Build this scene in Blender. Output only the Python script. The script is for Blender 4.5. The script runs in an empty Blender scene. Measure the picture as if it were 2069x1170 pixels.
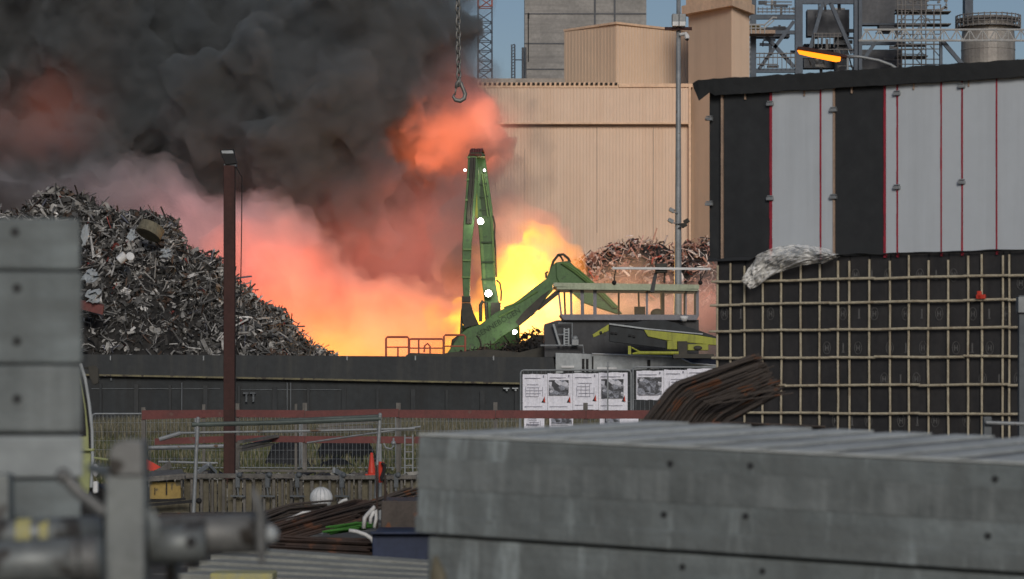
import bpy, bmesh, math, random
import numpy as np
from mathutils import Vector, Matrix, noise as mnoise
R = math.radians
random.seed(7)
rng = np.random.default_rng(11)
scene = bpy.context.scene
COL = scene.collection
F = 5868.0; CX = 1034.5; HY = 800.0; EYE = 2.0          # focal length in photo pixels, centre column, horizon row, eye height (m)

def P(px, py, d):
    """point in the world that stands at distance d and reads at photo pixel (px, py)"""
    return Vector(((px-CX)/F*d, d, EYE+(HY-py)/F*d))
def S(n, d): return n*d/F

# ------------------------------------------------------------------ materials
MATS = {}
def newmat(name):
    m = bpy.data.materials.new(name); m.use_nodes = True
    nt = m.node_tree
    for n in list(nt.nodes): nt.nodes.remove(n)
    out = nt.nodes.new('ShaderNodeOutputMaterial')
    return m, nt, out
def c4(c): return (c[0], c[1], c[2], 1.0)
def mixc(nt, fac, a, b, mode='MIX'):
    n = nt.nodes.new('ShaderNodeMix'); n.data_type = 'RGBA'; n.blend_type = mode
    if isinstance(fac, (int, float)): n.inputs[0].default_value = fac
    else: nt.links.new(fac, n.inputs[0])
    for v, i in ((a, 6), (b, 7)):
        if isinstance(v, (tuple, list)): n.inputs[i].default_value = c4(v)
        else: nt.links.new(v, n.inputs[i])
    return n.outputs[2]
def noisetex(nt, vec, scale, detail=4, rough=.55):
    n = nt.nodes.new('ShaderNodeTexNoise'); n.inputs['Scale'].default_value = scale
    n.inputs['Detail'].default_value = detail; n.inputs['Roughness'].default_value = rough
    if vec is not None: nt.links.new(vec, n.inputs['Vector'])
    return n
def ramp(nt, fac, stops):
    n = nt.nodes.new('ShaderNodeValToRGB'); e = n.color_ramp.elements
    while len(e) < len(stops): e.new(.5)
    for k, (p, c) in enumerate(stops):
        e[k].position = p
        e[k].color = c4(c) if isinstance(c, (tuple, list)) else (c, c, c, 1)
    nt.links.new(fac, n.inputs[0]); return n.outputs[0]
def mapping(nt, vec, scale=(1, 1, 1), loc=(0, 0, 0), rot=(0, 0, 0), kind='POINT'):
    n = nt.nodes.new('ShaderNodeMapping'); n.vector_type = kind
    n.inputs['Location'].default_value = loc; n.inputs['Rotation'].default_value = rot; n.inputs['Scale'].default_value = scale
    nt.links.new(vec, n.inputs['Vector']); return n.outputs[0]
def mat(name, c, c2=None, sc=1.5, rough=.8, metal=0.0, bump=0.0, bsc=12, streak=None, streak_c=None, streak_amt=.5, contrast=(.35, .65), spots=None, spec=.3, fine=.35, strata=None):
    """worn surface: two colours through a noise, optional vertical run-off streaks and spots, fine bump"""
    m, nt, out = newmat(name)
    b = nt.nodes.new('ShaderNodeBsdfPrincipled')
    tc = nt.nodes.new('ShaderNodeTexCoord').outputs['Object']
    c2 = c2 or tuple(x*.72 for x in c)
    n1 = noisetex(nt, tc, sc, 6, .6)
    f = ramp(nt, n1.outputs['Fac'], [(contrast[0], 0.0), (contrast[1], 1.0)])
    colr = mixc(nt, f, c, c2)
    n2 = noisetex(nt, tc, sc*9, 3, .6)
    colr = mixc(nt, fine, colr, ramp(nt, n2.outputs['Fac'], [(.3, .55), (.7, 1.3)]), 'MULTIPLY')
    if streak:
        n3 = noisetex(nt, mapping(nt, tc, streak), 1.0, 5, .65)
        f3 = ramp(nt, n3.outputs['Fac'], [(.47, 0.0), (.68, streak_amt)])
        colr = mixc(nt, f3, colr, streak_c or tuple(x*.35 for x in c))
    if strata:
        n5 = noisetex(nt, mapping(nt, tc, strata[0]), 1.0, 4, .6)
        colr = mixc(nt, ramp(nt, n5.outputs['Fac'], [(.42, 0.0), (.62, strata[1])]), colr, strata[2])
        n6 = noisetex(nt, mapping(nt, tc, (7, 7, 1.1), (3, 1, 5)), 1.0, 4, .65)
        colr = mixc(nt, ramp(nt, n6.outputs['Fac'], [(.56, 0.0), (.70, strata[1]*.8)]), colr, tuple(min(1, x*1.45) for x in c))
    if spots:
        n4 = noisetex(nt, tc, spots[0], 2, .5)
        f4 = ramp(nt, n4.outputs['Fac'], [(spots[1], 0.0), (spots[1]+.06, 1.0)])
        colr = mixc(nt, f4, colr, spots[2])
    nt.links.new(colr, b.inputs['Base Color'])
    b.inputs['Roughness'].default_value = rough; b.inputs['Metallic'].default_value = metal
    b.inputs['Specular IOR Level'].default_value = spec
    if bump:
        nb = noisetex(nt, tc, bsc, 5, .6)
        bp = nt.nodes.new('ShaderNodeBump'); bp.inputs['Strength'].default_value = bump; bp.inputs['Distance'].default_value = .05
        nt.links.new(nb.outputs['Fac'], bp.inputs['Height']); nt.links.new(bp.outputs[0], b.inputs['Normal'])
    nt.links.new(b.outputs[0], out.inputs[0]); MATS[name] = m
    return m
def attrmat(name, rough=.7, spec=.3):
    m, nt, out = newmat(name)
    b = nt.nodes.new('ShaderNodeBsdfPrincipled'); a = nt.nodes.new('ShaderNodeAttribute'); a.attribute_name = 'Col'
    tc = nt.nodes.new('ShaderNodeTexCoord').outputs['Object']
    n = noisetex(nt, tc, 5, 4)
    nt.links.new(mixc(nt, .6, a.outputs['Color'], ramp(nt, n.outputs['Fac'], [(.3, .45), (.7, 1.3)]), 'MULTIPLY'), b.inputs['Base Color'])
    b.inputs['Roughness'].default_value = rough; b.inputs['Specular IOR Level'].default_value = spec
    nt.links.new(b.outputs[0], out.inputs[0]); MATS[name] = m; return m
def emat(name, c, s):
    m, nt, out = newmat(name); e = nt.nodes.new('ShaderNodeEmission')
    e.inputs[0].default_value = c4(c); e.inputs[1].default_value = s
    nt.links.new(e.outputs[0], out.inputs[0]); MATS[name] = m; return m

# ------------------------------------------------------------------ mesh builder
class MB:
    def __init__(s): s.v = []; s.f = []; s.c = []
    def add(s, vs, fs):
        o = len(s.v); s.v += [Vector(v) for v in vs]; s.f += [[i+o for i in f] for f in fs]; return s
    def box(s, a, b):
        x0, x1 = sorted((a[0], b[0])); y0, y1 = sorted((a[1], b[1])); z0, z1 = sorted((a[2], b[2]))
        return s.add([(x0, y0, z0), (x1, y0, z0), (x1, y1, z0), (x0, y1, z0), (x0, y0, z1), (x1, y0, z1), (x1, y1, z1), (x0, y1, z1)],
                     [[3, 2, 1, 0], [4, 5, 6, 7], [0, 1, 5, 4], [1, 2, 6, 5], [2, 3, 7, 6], [3, 0, 4, 7]])
    def obox(s, c, ax, ay, az):
        """box from centre and three half vectors"""
        c, ax, ay, az = Vector(c), Vector(ax), Vector(ay), Vector(az)
        vs = [c+sx*ax+sy*ay+sz*az for sz in (-1, 1) for sx, sy in ((-1, -1), (1, -1), (1, 1), (-1, 1))]
        return s.add(vs, [[3, 2, 1, 0], [4, 5, 6, 7], [0, 1, 5, 4], [1, 2, 6, 5], [2, 3, 7, 6], [3, 0, 4, 7]])
    def bar(s, a, b, w, h, up=(0, 0, 1)):
        a, b = Vector(a), Vector(b); d = (b-a); L = d.length; d.normalize(); up = Vector(up)
        if abs(d.dot(up)) > .98: up = Vector((0, 1, 0))
        x = d.cross(up).normalized(); z = x.cross(d).normalized()
        return s.obox((a+b)/2, d*L/2, x*w/2, z*h/2)
    def prism(s, pts, vec):
        pts = [Vector(p) for p in pts]; n = len(pts); vec = Vector(vec)
        fs = [list(range(n)), [2*n-1-i for i in range(n)]]
        fs = [list(range(n))[::-1], [n+i for i in range(n)]] + [[i, (i+1) % n, n+(i+1) % n, n+i] for i in range(n)]
        return s.add(pts+[p+vec for p in pts], fs)
    def tube(s, pts, r, seg=8, closed=False):
        pts = [Vector(p) for p in pts]; n = len(pts); o = len(s.v); prev = None
        for i, p in enumerate(pts):
            if closed: t = pts[(i+1) % n]-pts[i-1]
            else: t = pts[min(i+1, n-1)]-pts[max(i-1, 0)]
            t.normalize()
            if prev is None:
                u = Vector((0, 0, 1)) if abs(t.z) < .9 else Vector((0, 1, 0))
                x = t.cross(u).normalized()
            else: x = (prev-t*prev.dot(t)).normalized()
            prev = x; y = t.cross(x)
            rr = r[i] if isinstance(r, (list, tuple)) else r
            for k in range(seg):
                a = 2*math.pi*k/seg; s.v.append(p+x*math.cos(a)*rr+y*math.sin(a)*rr)
        for i in range(n if closed else n-1):
            j = (i+1) % n
            for k in range(seg):
                k2 = (k+1) % seg; s.f.append([o+i*seg+k, o+i*seg+k2, o+j*seg+k2, o+j*seg+k])
        if not closed:
            s.f.append([o+k for k in range(seg)][::-1]); s.f.append([o+(n-1)*seg+k for k in range(seg)])
        return s
    def ball(s, c, r, sx=1, sy=1, sz=1, seg=20, rings=12):
        c = Vector(c); o = len(s.v)
        for i in range(rings+1):
            th = math.pi*i/rings
            for k in range(seg):
                a = 2*math.pi*k/seg
                s.v.append(c+Vector((r*sx*math.sin(th)*math.cos(a), r*sy*math.sin(th)*math.sin(a), r*sz*math.cos(th))))
        for i in range(rings):
            for k in range(seg):
                k2 = (k+1) % seg; s.f.append([o+i*seg+k, o+(i+1)*seg+k, o+(i+1)*seg+k2, o+i*seg+k2])
        return s
WLOC = {}
def obj(name, mb, m, parent=None, bevel=0, smooth=False, origin=None, colors=None):
    org = WLOC[parent.name] if parent is not None else (Vector(origin) if origin is not None else Vector((0, 0, 0)))
    me = bpy.data.meshes.new(name)
    me.from_pydata([v-org for v in mb.v], [], mb.f); me.update()
    bm = bmesh.new(); bm.from_mesh(me); bmesh.ops.recalc_face_normals(bm, faces=bm.faces); bm.to_mesh(me); bm.free()
    o = bpy.data.objects.new(name, me); COL.objects.link(o)
    if parent is not None: o.parent = parent
    else: o.location = org
    WLOC[o.name] = org
    me.materials.append(MATS[m] if isinstance(m, str) else m)
    if smooth:
        for p in me.polygons: p.use_smooth = True
    if bevel:
        b = o.modifiers.new('bevel', 'BEVEL'); b.width = bevel; b.segments = 2; b.limit_method = 'ANGLE'; b.angle_limit = R(35)
    return o
def tag(o, label, cat, group=None, kind=None):
    o['label'] = label
    if cat: o['category'] = cat
    if group: o['group'] = group
    if kind: o['kind'] = kind
    return o
def thing(name, label, cat, loc, group=None):
    o = bpy.data.objects.new(name, None); COL.objects.link(o); o.location = loc; o.empty_display_size = .1
    WLOC[o.name] = Vector(loc); return tag(o, label, cat, group)
def copy_tree(o, parent=None):
    c = o.copy(); COL.objects.link(c); c.parent = parent
    for ch in list(o.children): copy_tree(ch, c)
    return c

# ------------------------------------------------------------------ camera, sky, sun
cam = bpy.data.objects.new('camera', bpy.data.cameras.new('camera')); COL.objects.link(cam); scene.camera = cam
cam.location = (0, 0, EYE); cam.rotation_euler = (R(90), 0, 0)
cam.data.sensor_width = 36; cam.data.lens = 36*F/2069; cam.data.shift_y = (HY-585)/2069
cam.data.clip_start = .5; cam.data.clip_end = 6000
cam.data.dof.use_dof = True; cam.data.dof.focus_distance = 95; cam.data.dof.aperture_fstop = (cam.data.lens/1000)/.025
SUN_EL, SUN_AZ = 24, 172                     # azimuth clockwise from the view direction: behind the camera, to the right
w = bpy.data.worlds.new('World'); scene.world = w; w.use_nodes = True
nt = w.node_tree; bg = nt.nodes['Background']
sky = nt.nodes.new('ShaderNodeTexSky'); sky.sky_type = 'NISHITA'; sky.sun_disc = False
sky.sun_elevation = R(SUN_EL); sky.sun_rotation = R(SUN_AZ); sky.air_density = 1.0; sky.dust_density = .6; sky.ozone_density = 3.5
nt.links.new(mixc(nt, 1.0, sky.outputs[0], (1.03, .925, .90), 'MULTIPLY'), bg.inputs[0]); bg.inputs[1].default_value = .054
sun = bpy.data.objects.new('sun', bpy.data.lights.new('sun', 'SUN')); COL.objects.link(sun)
az, el = R(SUN_AZ), R(SUN_EL)
to_sun = Vector((math.sin(az)*math.cos(el), math.cos(az)*math.cos(el), math.sin(el)))
sun.rotation_euler = to_sun.to_track_quat('Z', 'Y').to_euler()
sun.data.energy = 1.75; sun.data.angle = R(20); sun.data.color = (1, .93, .84)
scene.view_settings.view_transform = 'Standard'; scene.view_settings.look = 'None'
scene.view_settings.exposure = 0; scene.view_settings.gamma = 1
cy = scene.cycles
cy.use_denoising = True
try: cy.denoiser = 'OPENIMAGEDENOISE'; cy.denoising_input_passes = 'RGB_ALBEDO_NORMAL'
except Exception: pass
cy.max_bounces = 6; cy.diffuse_bounces = 2; cy.glossy_bounces = 2; cy.transmission_bounces = 4; cy.transparent_max_bounces = 12
cy.volume_bounces = 1; cy.volume_step_rate = .21; cy.volume_max_steps = 512
cy.sample_clamp_indirect = 4; cy.caustics_reflective = False; cy.caustics_refractive = False
cy.use_adaptive_sampling = True; cy.adaptive_threshold = .02

# ------------------------------------------------------------------ palette
mat('dirt', (.10, .095, .085), (.055, .05, .045), .35, .95, bump=.6, bsc=3, spots=(1.2, .6, (.16, .15, .13)))
mat('water_m', (.03, .035, .04), (.05, .055, .06), .2, .12, bump=.3, bsc=1.5, spec=.5)
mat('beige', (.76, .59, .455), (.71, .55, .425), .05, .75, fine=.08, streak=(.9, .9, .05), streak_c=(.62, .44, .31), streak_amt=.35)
mat('beige_shade', (.70, .53, .385), (.65, .49, .36), .05, .75, fine=.08, streak=(.9, .9, .05), streak_c=(.54, .40, .29), streak_amt=.4)  # darker copy of beige: shade painted onto the left faces
mat('beige_trim', (.78, .56, .39), (.70, .50, .35), .2, .7)
mat('roof_dark', (.05, .045, .04), None, 1, .8)
mat('roof_pale', (.40, .36, .32), None, .4, .8)
mat('old_concrete', (.36, .345, .325), (.25, .243, .23), .25, .9, bump=.3, bsc=2, streak=(.06, .06, 1.6), streak_c=(.18, .175, .17), streak_amt=.6)
mat('frame_blue', (.10, .125, .155), (.075, .09, .115), .4, .6)
mat('plant_grey', (.13, .135, .145), (.095, .10, .11), .3, .8)
mat('scaffold_grey', (.22, .215, .21), (.15, .14, .135), 1, .6)
mat('truss_pale', (.42, .43, .42), (.33, .33, .33), 1, .6)
mat('tank_metal', (.36, .34, .31), (.28, .26, .24), .5, .5, metal=.2, streak=(1.2, 1.2, .1), streak_amt=.4)
mat('mast_red', (.42, .12, .08), None, 1, .7)
mat('galv', (.30, .32, .33), (.22, .235, .245), 1.2, .55, metal=.3, spots=(6, .66, (.14, .10, .07)))
mat('galv_dark', (.13, .145, .155), (.09, .10, .11), 1.2, .6, metal=.2)
mat('rust_post', (.060, .026, .022), (.045, .02, .018), 1.5, .75, streak=(6, 6, .4), streak_c=(.028, .014, .012), streak_amt=.6, bump=.2)
mat('near_black', (.012, .012, .013), (.02, .02, .021), 2, .7)
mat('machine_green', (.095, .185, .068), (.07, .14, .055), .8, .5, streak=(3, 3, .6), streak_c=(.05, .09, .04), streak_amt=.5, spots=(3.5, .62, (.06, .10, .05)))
mat('machine_green_lit', (.15, .25, .085), (.12, .2, .07), .8, .5, streak=(3, 3, .6), streak_c=(.08, .14, .05), streak_amt=.4)  # brighter copy of machine_green: lamplight painted into pipes, flanges and bands
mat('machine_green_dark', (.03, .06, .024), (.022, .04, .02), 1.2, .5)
mat('machine_dark', (.035, .035, .03), (.055, .05, .04), 1.5, .6)
mat('hull_dark', (.026, .030, .033), (.035, .039, .042), .3, .65, streak=(1.5, 1.5, .15), streak_c=(.07, .068, .06), streak_amt=.35, bump=.15, bsc=3)
mat('hull_plate', (.040, .045, .048), (.029, .033, .036), .25, .75, streak=(1.2, 1.2, .12), streak_c=(.025, .025, .025), streak_amt=.6, bump=.15, bsc=3)
mat('rub_rail', (.20, .18, .10), (.11, .10, .07), 1, .7, spots=(2, .58, (.06, .05, .04)))
mat('ship_pale', (.40, .43, .44), (.35, .38, .395), .5, .5, streak=(2, 2, .3), streak_c=(.17, .18, .18), streak_amt=.35)
mat('ship_grey', (.06, .062, .066), (.05, .052, .056), .5, .6, streak=(2, 2, .2), streak_amt=.4)
mat('cabin_grey', (.22, .22, .24), (.17, .17, .19), .7, .55)
mat('cabin_roof', (.42, .46, .33), (.35, .39, .28), .8, .55, streak=(3, 3, .6), streak_amt=.3)
mat('white_paint', (.70, .71, .70), (.58, .59, .60), 2, .5)
mat('lime', (.36, .38, .05), (.28, .30, .045), 1.2, .5, streak=(4, 4, .5), streak_c=(.14, .14, .04), streak_amt=.5)
mat('lime_pale', (.33, .36, .17), (.26, .29, .13), 1.2, .5)
mat('red_board', (.17, .052, .048), (.12, .045, .042), 1.5, .65, spots=(4, .64, (.14, .075, .065)))
mat('red_plastic', (.62, .06, .035), (.5, .05, .03), 3, .5)
mat('timber_grey', (.19, .18, .165), (.12, .115, .105), 2.5, .85, streak=(9, 9, .7), streak_amt=.6, bump=.3, bsc=20)
mat('timber_tan', (.20, .18, .125), (.13, .12, .09), 2.0, .85, streak=(9, 9, .8), streak_amt=.7, bump=.3)
mat('panel_yellow', (.38, .27, .08), (.28, .2, .07), 2, .7, spots=(5, .6, (.12, .1, .06)))
mat('rail_green', (.10, .125, .115), (.065, .08, .075), 2, .55, metal=.2)
mat('tarp', (.022, .0225, .0235), (.036, .037, .039), 1.5, .85, spec=.08, bump=.5, bsc=4)
mat('rebar_rust', (.060, .038, .030), (.032, .026, .024), 3, .7, spots=(4, .62, (.11, .05, .03)))
mat('rebar_dark', (.055, .046, .041), (.090, .075, .065), 3, .6, metal=.3, spots=(5, .60, (.14, .06, .03)))
mat('sling_white', (.68, .68, .66), (.5, .5, .5), 5, .8)
mat('green_bar', (.055, .20, .035), (.04, .14, .025), 4, .6)
mat('blue_box', (.030, .042, .085), (.022, .030, .055), 1.5, .6, streak=(5, 5, .8), streak_amt=.5)
mat('concrete', (.25, .285, .29), (.165, .188, .19), .9, .9, spec=.1, strata=((.5, .5, 7), .75, (.13, .143, .142)), bump=.35, bsc=9, streak=(6, 6, .5), streak_c=(.11, .117, .115), streak_amt=.55, contrast=(.38, .6))
mat('concrete_band', (.195, .217, .218), (.135, .15, .15), 1.2, .9, spec=.1, bump=.35, bsc=9, streak=(9, 9, .25), streak_c=(.27, .295, .295), streak_amt=.55)
mat('concrete_pale', (.34, .37, .375), (.27, .295, .30), .9, .9, spec=.1, strata=((.5, .5, 7), .5, (.2, .22, .22)))
mat('concrete_top', (.60, .63, .61), (.46, .485, .47), 1.2, .95, spec=.03, bump=.35, bsc=8, streak=(1.5, 1.5, 1.5), streak_amt=.35)
mat('beam_pale', (.33, .335, .30), (.25, .255, .235), 1.5, .95, spec=.03, streak=(.5, 6, 6), streak_amt=.3)
mat('steel_near', (.235, .255, .25), (.17, .185, .185), 3, .5, metal=.35, spots=(9, .63, (.08, .075, .07)))
mat('steel_near_dark', (.21, .215, .21), (.15, .153, .15), 4, .55, metal=.3, spots=(10, .6, (.05, .045, .04)))
mat('sticker_yellow', (.44, .40, .14), (.34, .34, .22), 20, .6)
mat('membrane', (.024, .026, .027), (.034, .036, .038), .8, .65, bump=.3, bsc=3)
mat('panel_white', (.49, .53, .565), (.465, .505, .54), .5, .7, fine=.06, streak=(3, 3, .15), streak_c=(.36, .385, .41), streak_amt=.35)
mat('panel_black', (.033, .035, .037), (.026, .028, .03), .6, .6)
mat('red_seal', (.36, .03, .05), (.25, .025, .04), 6, .6)
mat('tan_strip', (.42, .30, .22), (.3, .22, .17), 3, .7)
mat('cap_tan', (.40, .34, .29), (.33, .28, .24), .8, .8)
mat('ply_dark', (.036, .035, .036), (.026, .0255, .027), 1.5, .5, streak=(4, 4, .5), streak_c=(.06, .055, .052), streak_amt=.4)
mat('ply_mark', (.13, .13, .13), None, 6, .7)
mat('batten', (.50, .45, .335), (.41, .365, .27), 4, .8, streak=(12, 12, 4), streak_c=(.20, .15, .10), streak_amt=.6, bump=.3, bsc=30)
mat('poster', (.80, .80, .87), (.74, .745, .82), 1.5, .6)
mat('ink_grey', (.30, .30, .36), None, 8, .7)
mat('steel_hook', (.16, .16, .15), (.24, .235, .22), 8, .5, metal=.4)
attrmat('scrap'); attrmat('grass_m', .9, .1)
emat('lamp_white', (1, .97, .82), 60); emat('lamp_small', (1, 1, .95), 12); emat('lamp_orange', (1, .24, .012), 2.4)

# ------------------------------------------------------------------ ground and water
prof = [(-60, 0), (60, 0), (120, 0), (165.5, 0), (166.5, -3.5), (206.5, -3.5), (207.5, 0), (320, 0), (800, 0), (4500, 0)]
g = MB(); xs = [-2500, -300, -60, -20, 0, 20, 60, 300, 2500]
for y, z in prof:
    for x in xs: g.v.append(Vector((x, y, z)))
nx = len(xs)
for i in range(len(prof)-1):
    for k in range(nx-1): g.f.append([i*nx+k, i*nx+k+1, (i+1)*nx+k+1, (i+1)*nx+k])
tag(obj('ground', g, 'dirt'), 'bare trodden earth of the building yard and quays', None, kind='structure')
wv = MB().add([(-900, 166.2, -1.3), (900, 166.2, -1.3), (900, 206.8, -1.3), (-900, 206.8, -1.3)], [[0, 1, 2, 3]])
tag(obj('water', wv, 'water_m'), 'dark harbour water beside the barge', None, kind='structure')

# ------------------------------------------------------------------ power station hall
D = 300.0
def corrug(mb, x0, x1, z0, z1, y, pitch=.34, amp=.035):
    n = int((x1-x0)/pitch)
    o = len(mb.v); k = 0
    pts = []
    for i in range(n+1):
        x = x0+i*pitch
        pts += [(x, y), (x+pitch*.42, y), (x+pitch*.5, y+amp), (x+pitch*.92, y+amp)]
    pts = [p for p in pts if p[0] <= x1]+[(x1, y)]
    for x, yy in pts: mb.v += [Vector((x, yy, z0)), Vector((x, yy, z1))]
    for i in range(len(pts)-1): mb.f.append([o+2*i, o+2*i+2, o+2*i+3, o+2*i+1])
hall = thing('power_station_hall', 'large beige corrugated industrial hall with roof box and stair tower behind the smoke', 'building', (10, D, 0))
xl, xr = P(700, 0, D).x, P(1393, 0, D).x
m = MB(); corrug(m, xl, xr, 0, P(0, 253, D).z, D+.25)
m.box((xl, D+.4, 0), (xr, D+40, P(0, 168, D).z)); obj('lower_wall', m, 'beige', hall)
m = MB(); corrug(m, xl, xr, P(0, 249, D).z, P(0, 177, D).z, D-.35)
m.box((xl, D-.28, P(0, 249, D).z+.02), (xr, D+.2, P(0, 177, D).z-.02)); obj('upper_wall_band', m, 'beige', hall)
m = MB(); m.box((xl, D-.46, P(0, 251.5, D).z), (xr+.2, D-.2, P(0, 248.5, D).z)); m.box((P(1250, 0, D).x, D-.5, P(0, 177, D).z), (xr+.3, D+1, P(0, 170, D).z))
m.box((xl, D-.42, P(0, 178, D).z), (P(1249, 0, D).x, D, P(0, 174, D).z))
m.box((xr-.1, D-.55, 0), (xr+.12, D-.30, P(0, 170, D).z)); m.box((P(880, 0, D).x, D-.2, P(0, 173.9, D).z), (P(1249, 0, D).x, D+.3, P(0, 167, D).z)); obj('flashing', m, 'beige_trim', hall)
for px, y0, y1 in ((1001, 262, 480), (1060, 300, 480), (1206, 254, 470), (1320, 254, 480)):
    m = MB(); m.box((P(px, 0, D).x, D+.2, P(0, y1, D).z), (P(px, 0, D).x+.05, D+.24, P(0, y0, D).z)); obj('sheet_joint', m, 'cap_tan', hall)
m = MB(); m.box((xl, D+.15, P(0, 256, D).z), (xr-.12, D+.22, P(0, 252, D).z)); obj('band_shadow', m, 'cap_tan', hall)  # tan strip: shadow of the upper band painted below its edge
m = MB()
x = P(880, 0, D).x
while x < P(1249, 0, D).x: m.box((x, D-.55, P(0, 172.5, D).z), (x+.26, D-.1, P(0, 168, D).z)); x += .5
obj('roof_edge', m, 'roof_dark', hall)
m = MB(); m.box((xl, D+3, P(0, 166, D).z), (P(1142, 0, D).x, D+14, P(0, 152, D).z)); obj('roof', m, 'roof_pale', hall)
def turned_box(mb, pc, pl, pr, zb, zt):
    """box with its near vertical edge at pc, left face to pl, right face to pr"""
    c, l, r = Vector((pc.x, pc.y, 0)), Vector((pl.x, pl.y, 0)), Vector((pr.x, pr.y, 0)); far = l+r-c
    base = [c, r, far, l]; mb.prism([b+Vector((0, 0, zb)) for b in base], (0, 0, zt-zb))
def ribs(mb, a, b, zb, zt, pitch=.42, proud=.05):
    a, b = Vector((a.x, a.y, 0)), Vector((b.x, b.y, 0)); L = (b-a).length; t = (b-a)/L; nrm = Vector((t.y, -t.x, 0))
    if nrm.y > 0: nrm = -nrm
    n = int(L/pitch)
    for i in range(n):
        c = a+t*(i+.5)*L/n+nrm*proud*.5; mb.obox(c+Vector((0, 0, (zb+zt)/2)), t*pitch*.22, nrm*proud*.6, (0, 0, (zt-zb)/2))
pc, pl, pr = P(1245, 0, 304), P(1140, 0, 310), P(1400, 0, 311)
zt, zb = P(0, 49, 304).z, P(0, 172, 304).z
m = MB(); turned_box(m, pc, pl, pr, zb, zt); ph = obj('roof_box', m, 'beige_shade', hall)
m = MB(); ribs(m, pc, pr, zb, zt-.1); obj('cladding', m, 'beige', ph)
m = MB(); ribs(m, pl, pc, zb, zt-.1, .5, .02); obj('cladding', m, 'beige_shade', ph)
m = MB(); turned_box(m, P(1245, 0, 303.6), P(1138.6, 0, 310), P(1402, 0, 311), zt, zt+.22); obj('coping', m, 'beige_trim', ph)
pc, pl, pr = P(1478, 0, 294), P(1391, 0, 300.5), P(1514, 0, 300)
zt = P(0, 14, 294).z
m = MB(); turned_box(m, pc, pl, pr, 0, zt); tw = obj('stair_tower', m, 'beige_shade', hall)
m = MB(); ribs(m, pc, pr, 0, zt, .34); obj('cladding', m, 'beige', tw)
m = MB(); turned_box(m, P(1479, 0, 292.9), P(1377, 0, 300), P(1525, 0, 299.5), zt, zt+.9); turned_box(m, P(1478, 0, 293.6), P(1386, 0, 300), P(1519, 0, 299.7), zt+.9, zt+2.4); obj('cap', m, 'beige_trim', tw)
# grey concrete tower behind
D2 = 380
sil = thing('concrete_tower', 'weathered grey board-marked concrete tower rising behind the beige hall', 'tower', P(1180, 880, D2)*1)
m = MB(); x0, x1 = P(1060, 0, D2).x, P(1306, 0, D2).x; zt = P(0, -90, D2).z
m.box((x0, D2, 0), (x1, D2+14, zt))
obj('shaft', m, 'old_concrete', sil)
m = MB()
for py in (28, 88, 140): m.box((x0+.02, D2-.06, P(0, py, D2).z-.08), (x1-.02, D2+.02, P(0, py, D2).z+.08))
for px in (1200, 1240): m.box((P(px, 0, D2).x, D2-.07, P(0, 60, D2).z), (P(px, 0, D2).x+.25, D2+.03, P(0, -60, D2).z))
obj('pour_joint', m, 'plant_grey', sil)
m = MB(); m.box((P(1066, 0, D2).x, D2-.09, P(0, 38, D2).z), (P(1069.5, 0, D2).x, D2+.05, P(0, 26, D2).z)); m.box((P(1066.5, 0, D2).x, D2-.09, P(0, 125, D2).z), (P(1068.5, 0, D2).x, D2+.05, P(0, 38, D2).z))
obj('wall_slot', m, 'near_black', sil)
m = MB(); m.tube([P(1056.5, 880, D2-1), P(1056.5, 96, D2-1)], .16); m.tube([P(1062, 870, D2-1), P(1062, 96, D2-1)], .12); obj('service_pipe', m, 'plant_grey', sil)
lad = thing('lattice_ladder_mast', 'thin grey ladder mast on the hall roof left of the concrete tower', 'mast', P(1036, 160, 330))
m = MB()
for px in (1034, 1040): m.tube([P(px, 160, 330), P(px, 90, 330)], .09, 6)
for k in range(12): m.tube([P(1034, 158-k*6, 330), P(1040, 155-k*6, 330)], .05, 5)
m.tube([P(1040, 121, 330), P(1054, 121, 330)], .07, 5)
obj('ladder', m, 'frame_blue', lad)
# red lattice mast
ms = thing('lattice_mast', 'tall slim red and white lattice mast half hidden at the edge of the smoke', 'mast', P(979, 850, 420))
def lattice(mb, px0, px1, py0, py1, d, step, r):
    w_ = S(px1-px0, d); c = P((px0+px1)/2, 0, d)
    z0, z1 = P(0, py1, d).z, P(0, py0, d).z
    cs = [(c.x-w_/2, d-w_/2), (c.x+w_/2, d-w_/2), (c.x+w_/2, d+w_/2), (c.x-w_/2, d+w_/2)]
    for x, y in cs: mb.tube([(x, y, z0), (x, y, z1)], r*1.5, 6)
    z = z0; k = 0
    while z+step < z1+.01:
        for i in range(4):
            a, b = cs[i], cs[(i+1) % 4]
            mb.tube([(a[0], a[1], z if k % 2 else z+step), (b[0], b[1], z+step if k % 2 else z)], r, 5); mb.tube([(a[0], a[1], z), (b[0], b[1], z)], r, 5)
        z += step; k += 1
m = MB(); lattice(m, 966, 994, 15, 260, 420, 1.4, .07); obj('grey_section', m, 'frame_blue', ms)
m = MB(); lattice(m, 966, 994, -60, 15, 420, 1.4, .08); obj('red_section', m, 'mast_red', ms)
m = MB(); lattice(m, 966, 994, 260, 850, 420, 2.6, .07); obj('lower_section', m, 'mast_red', ms)

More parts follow.
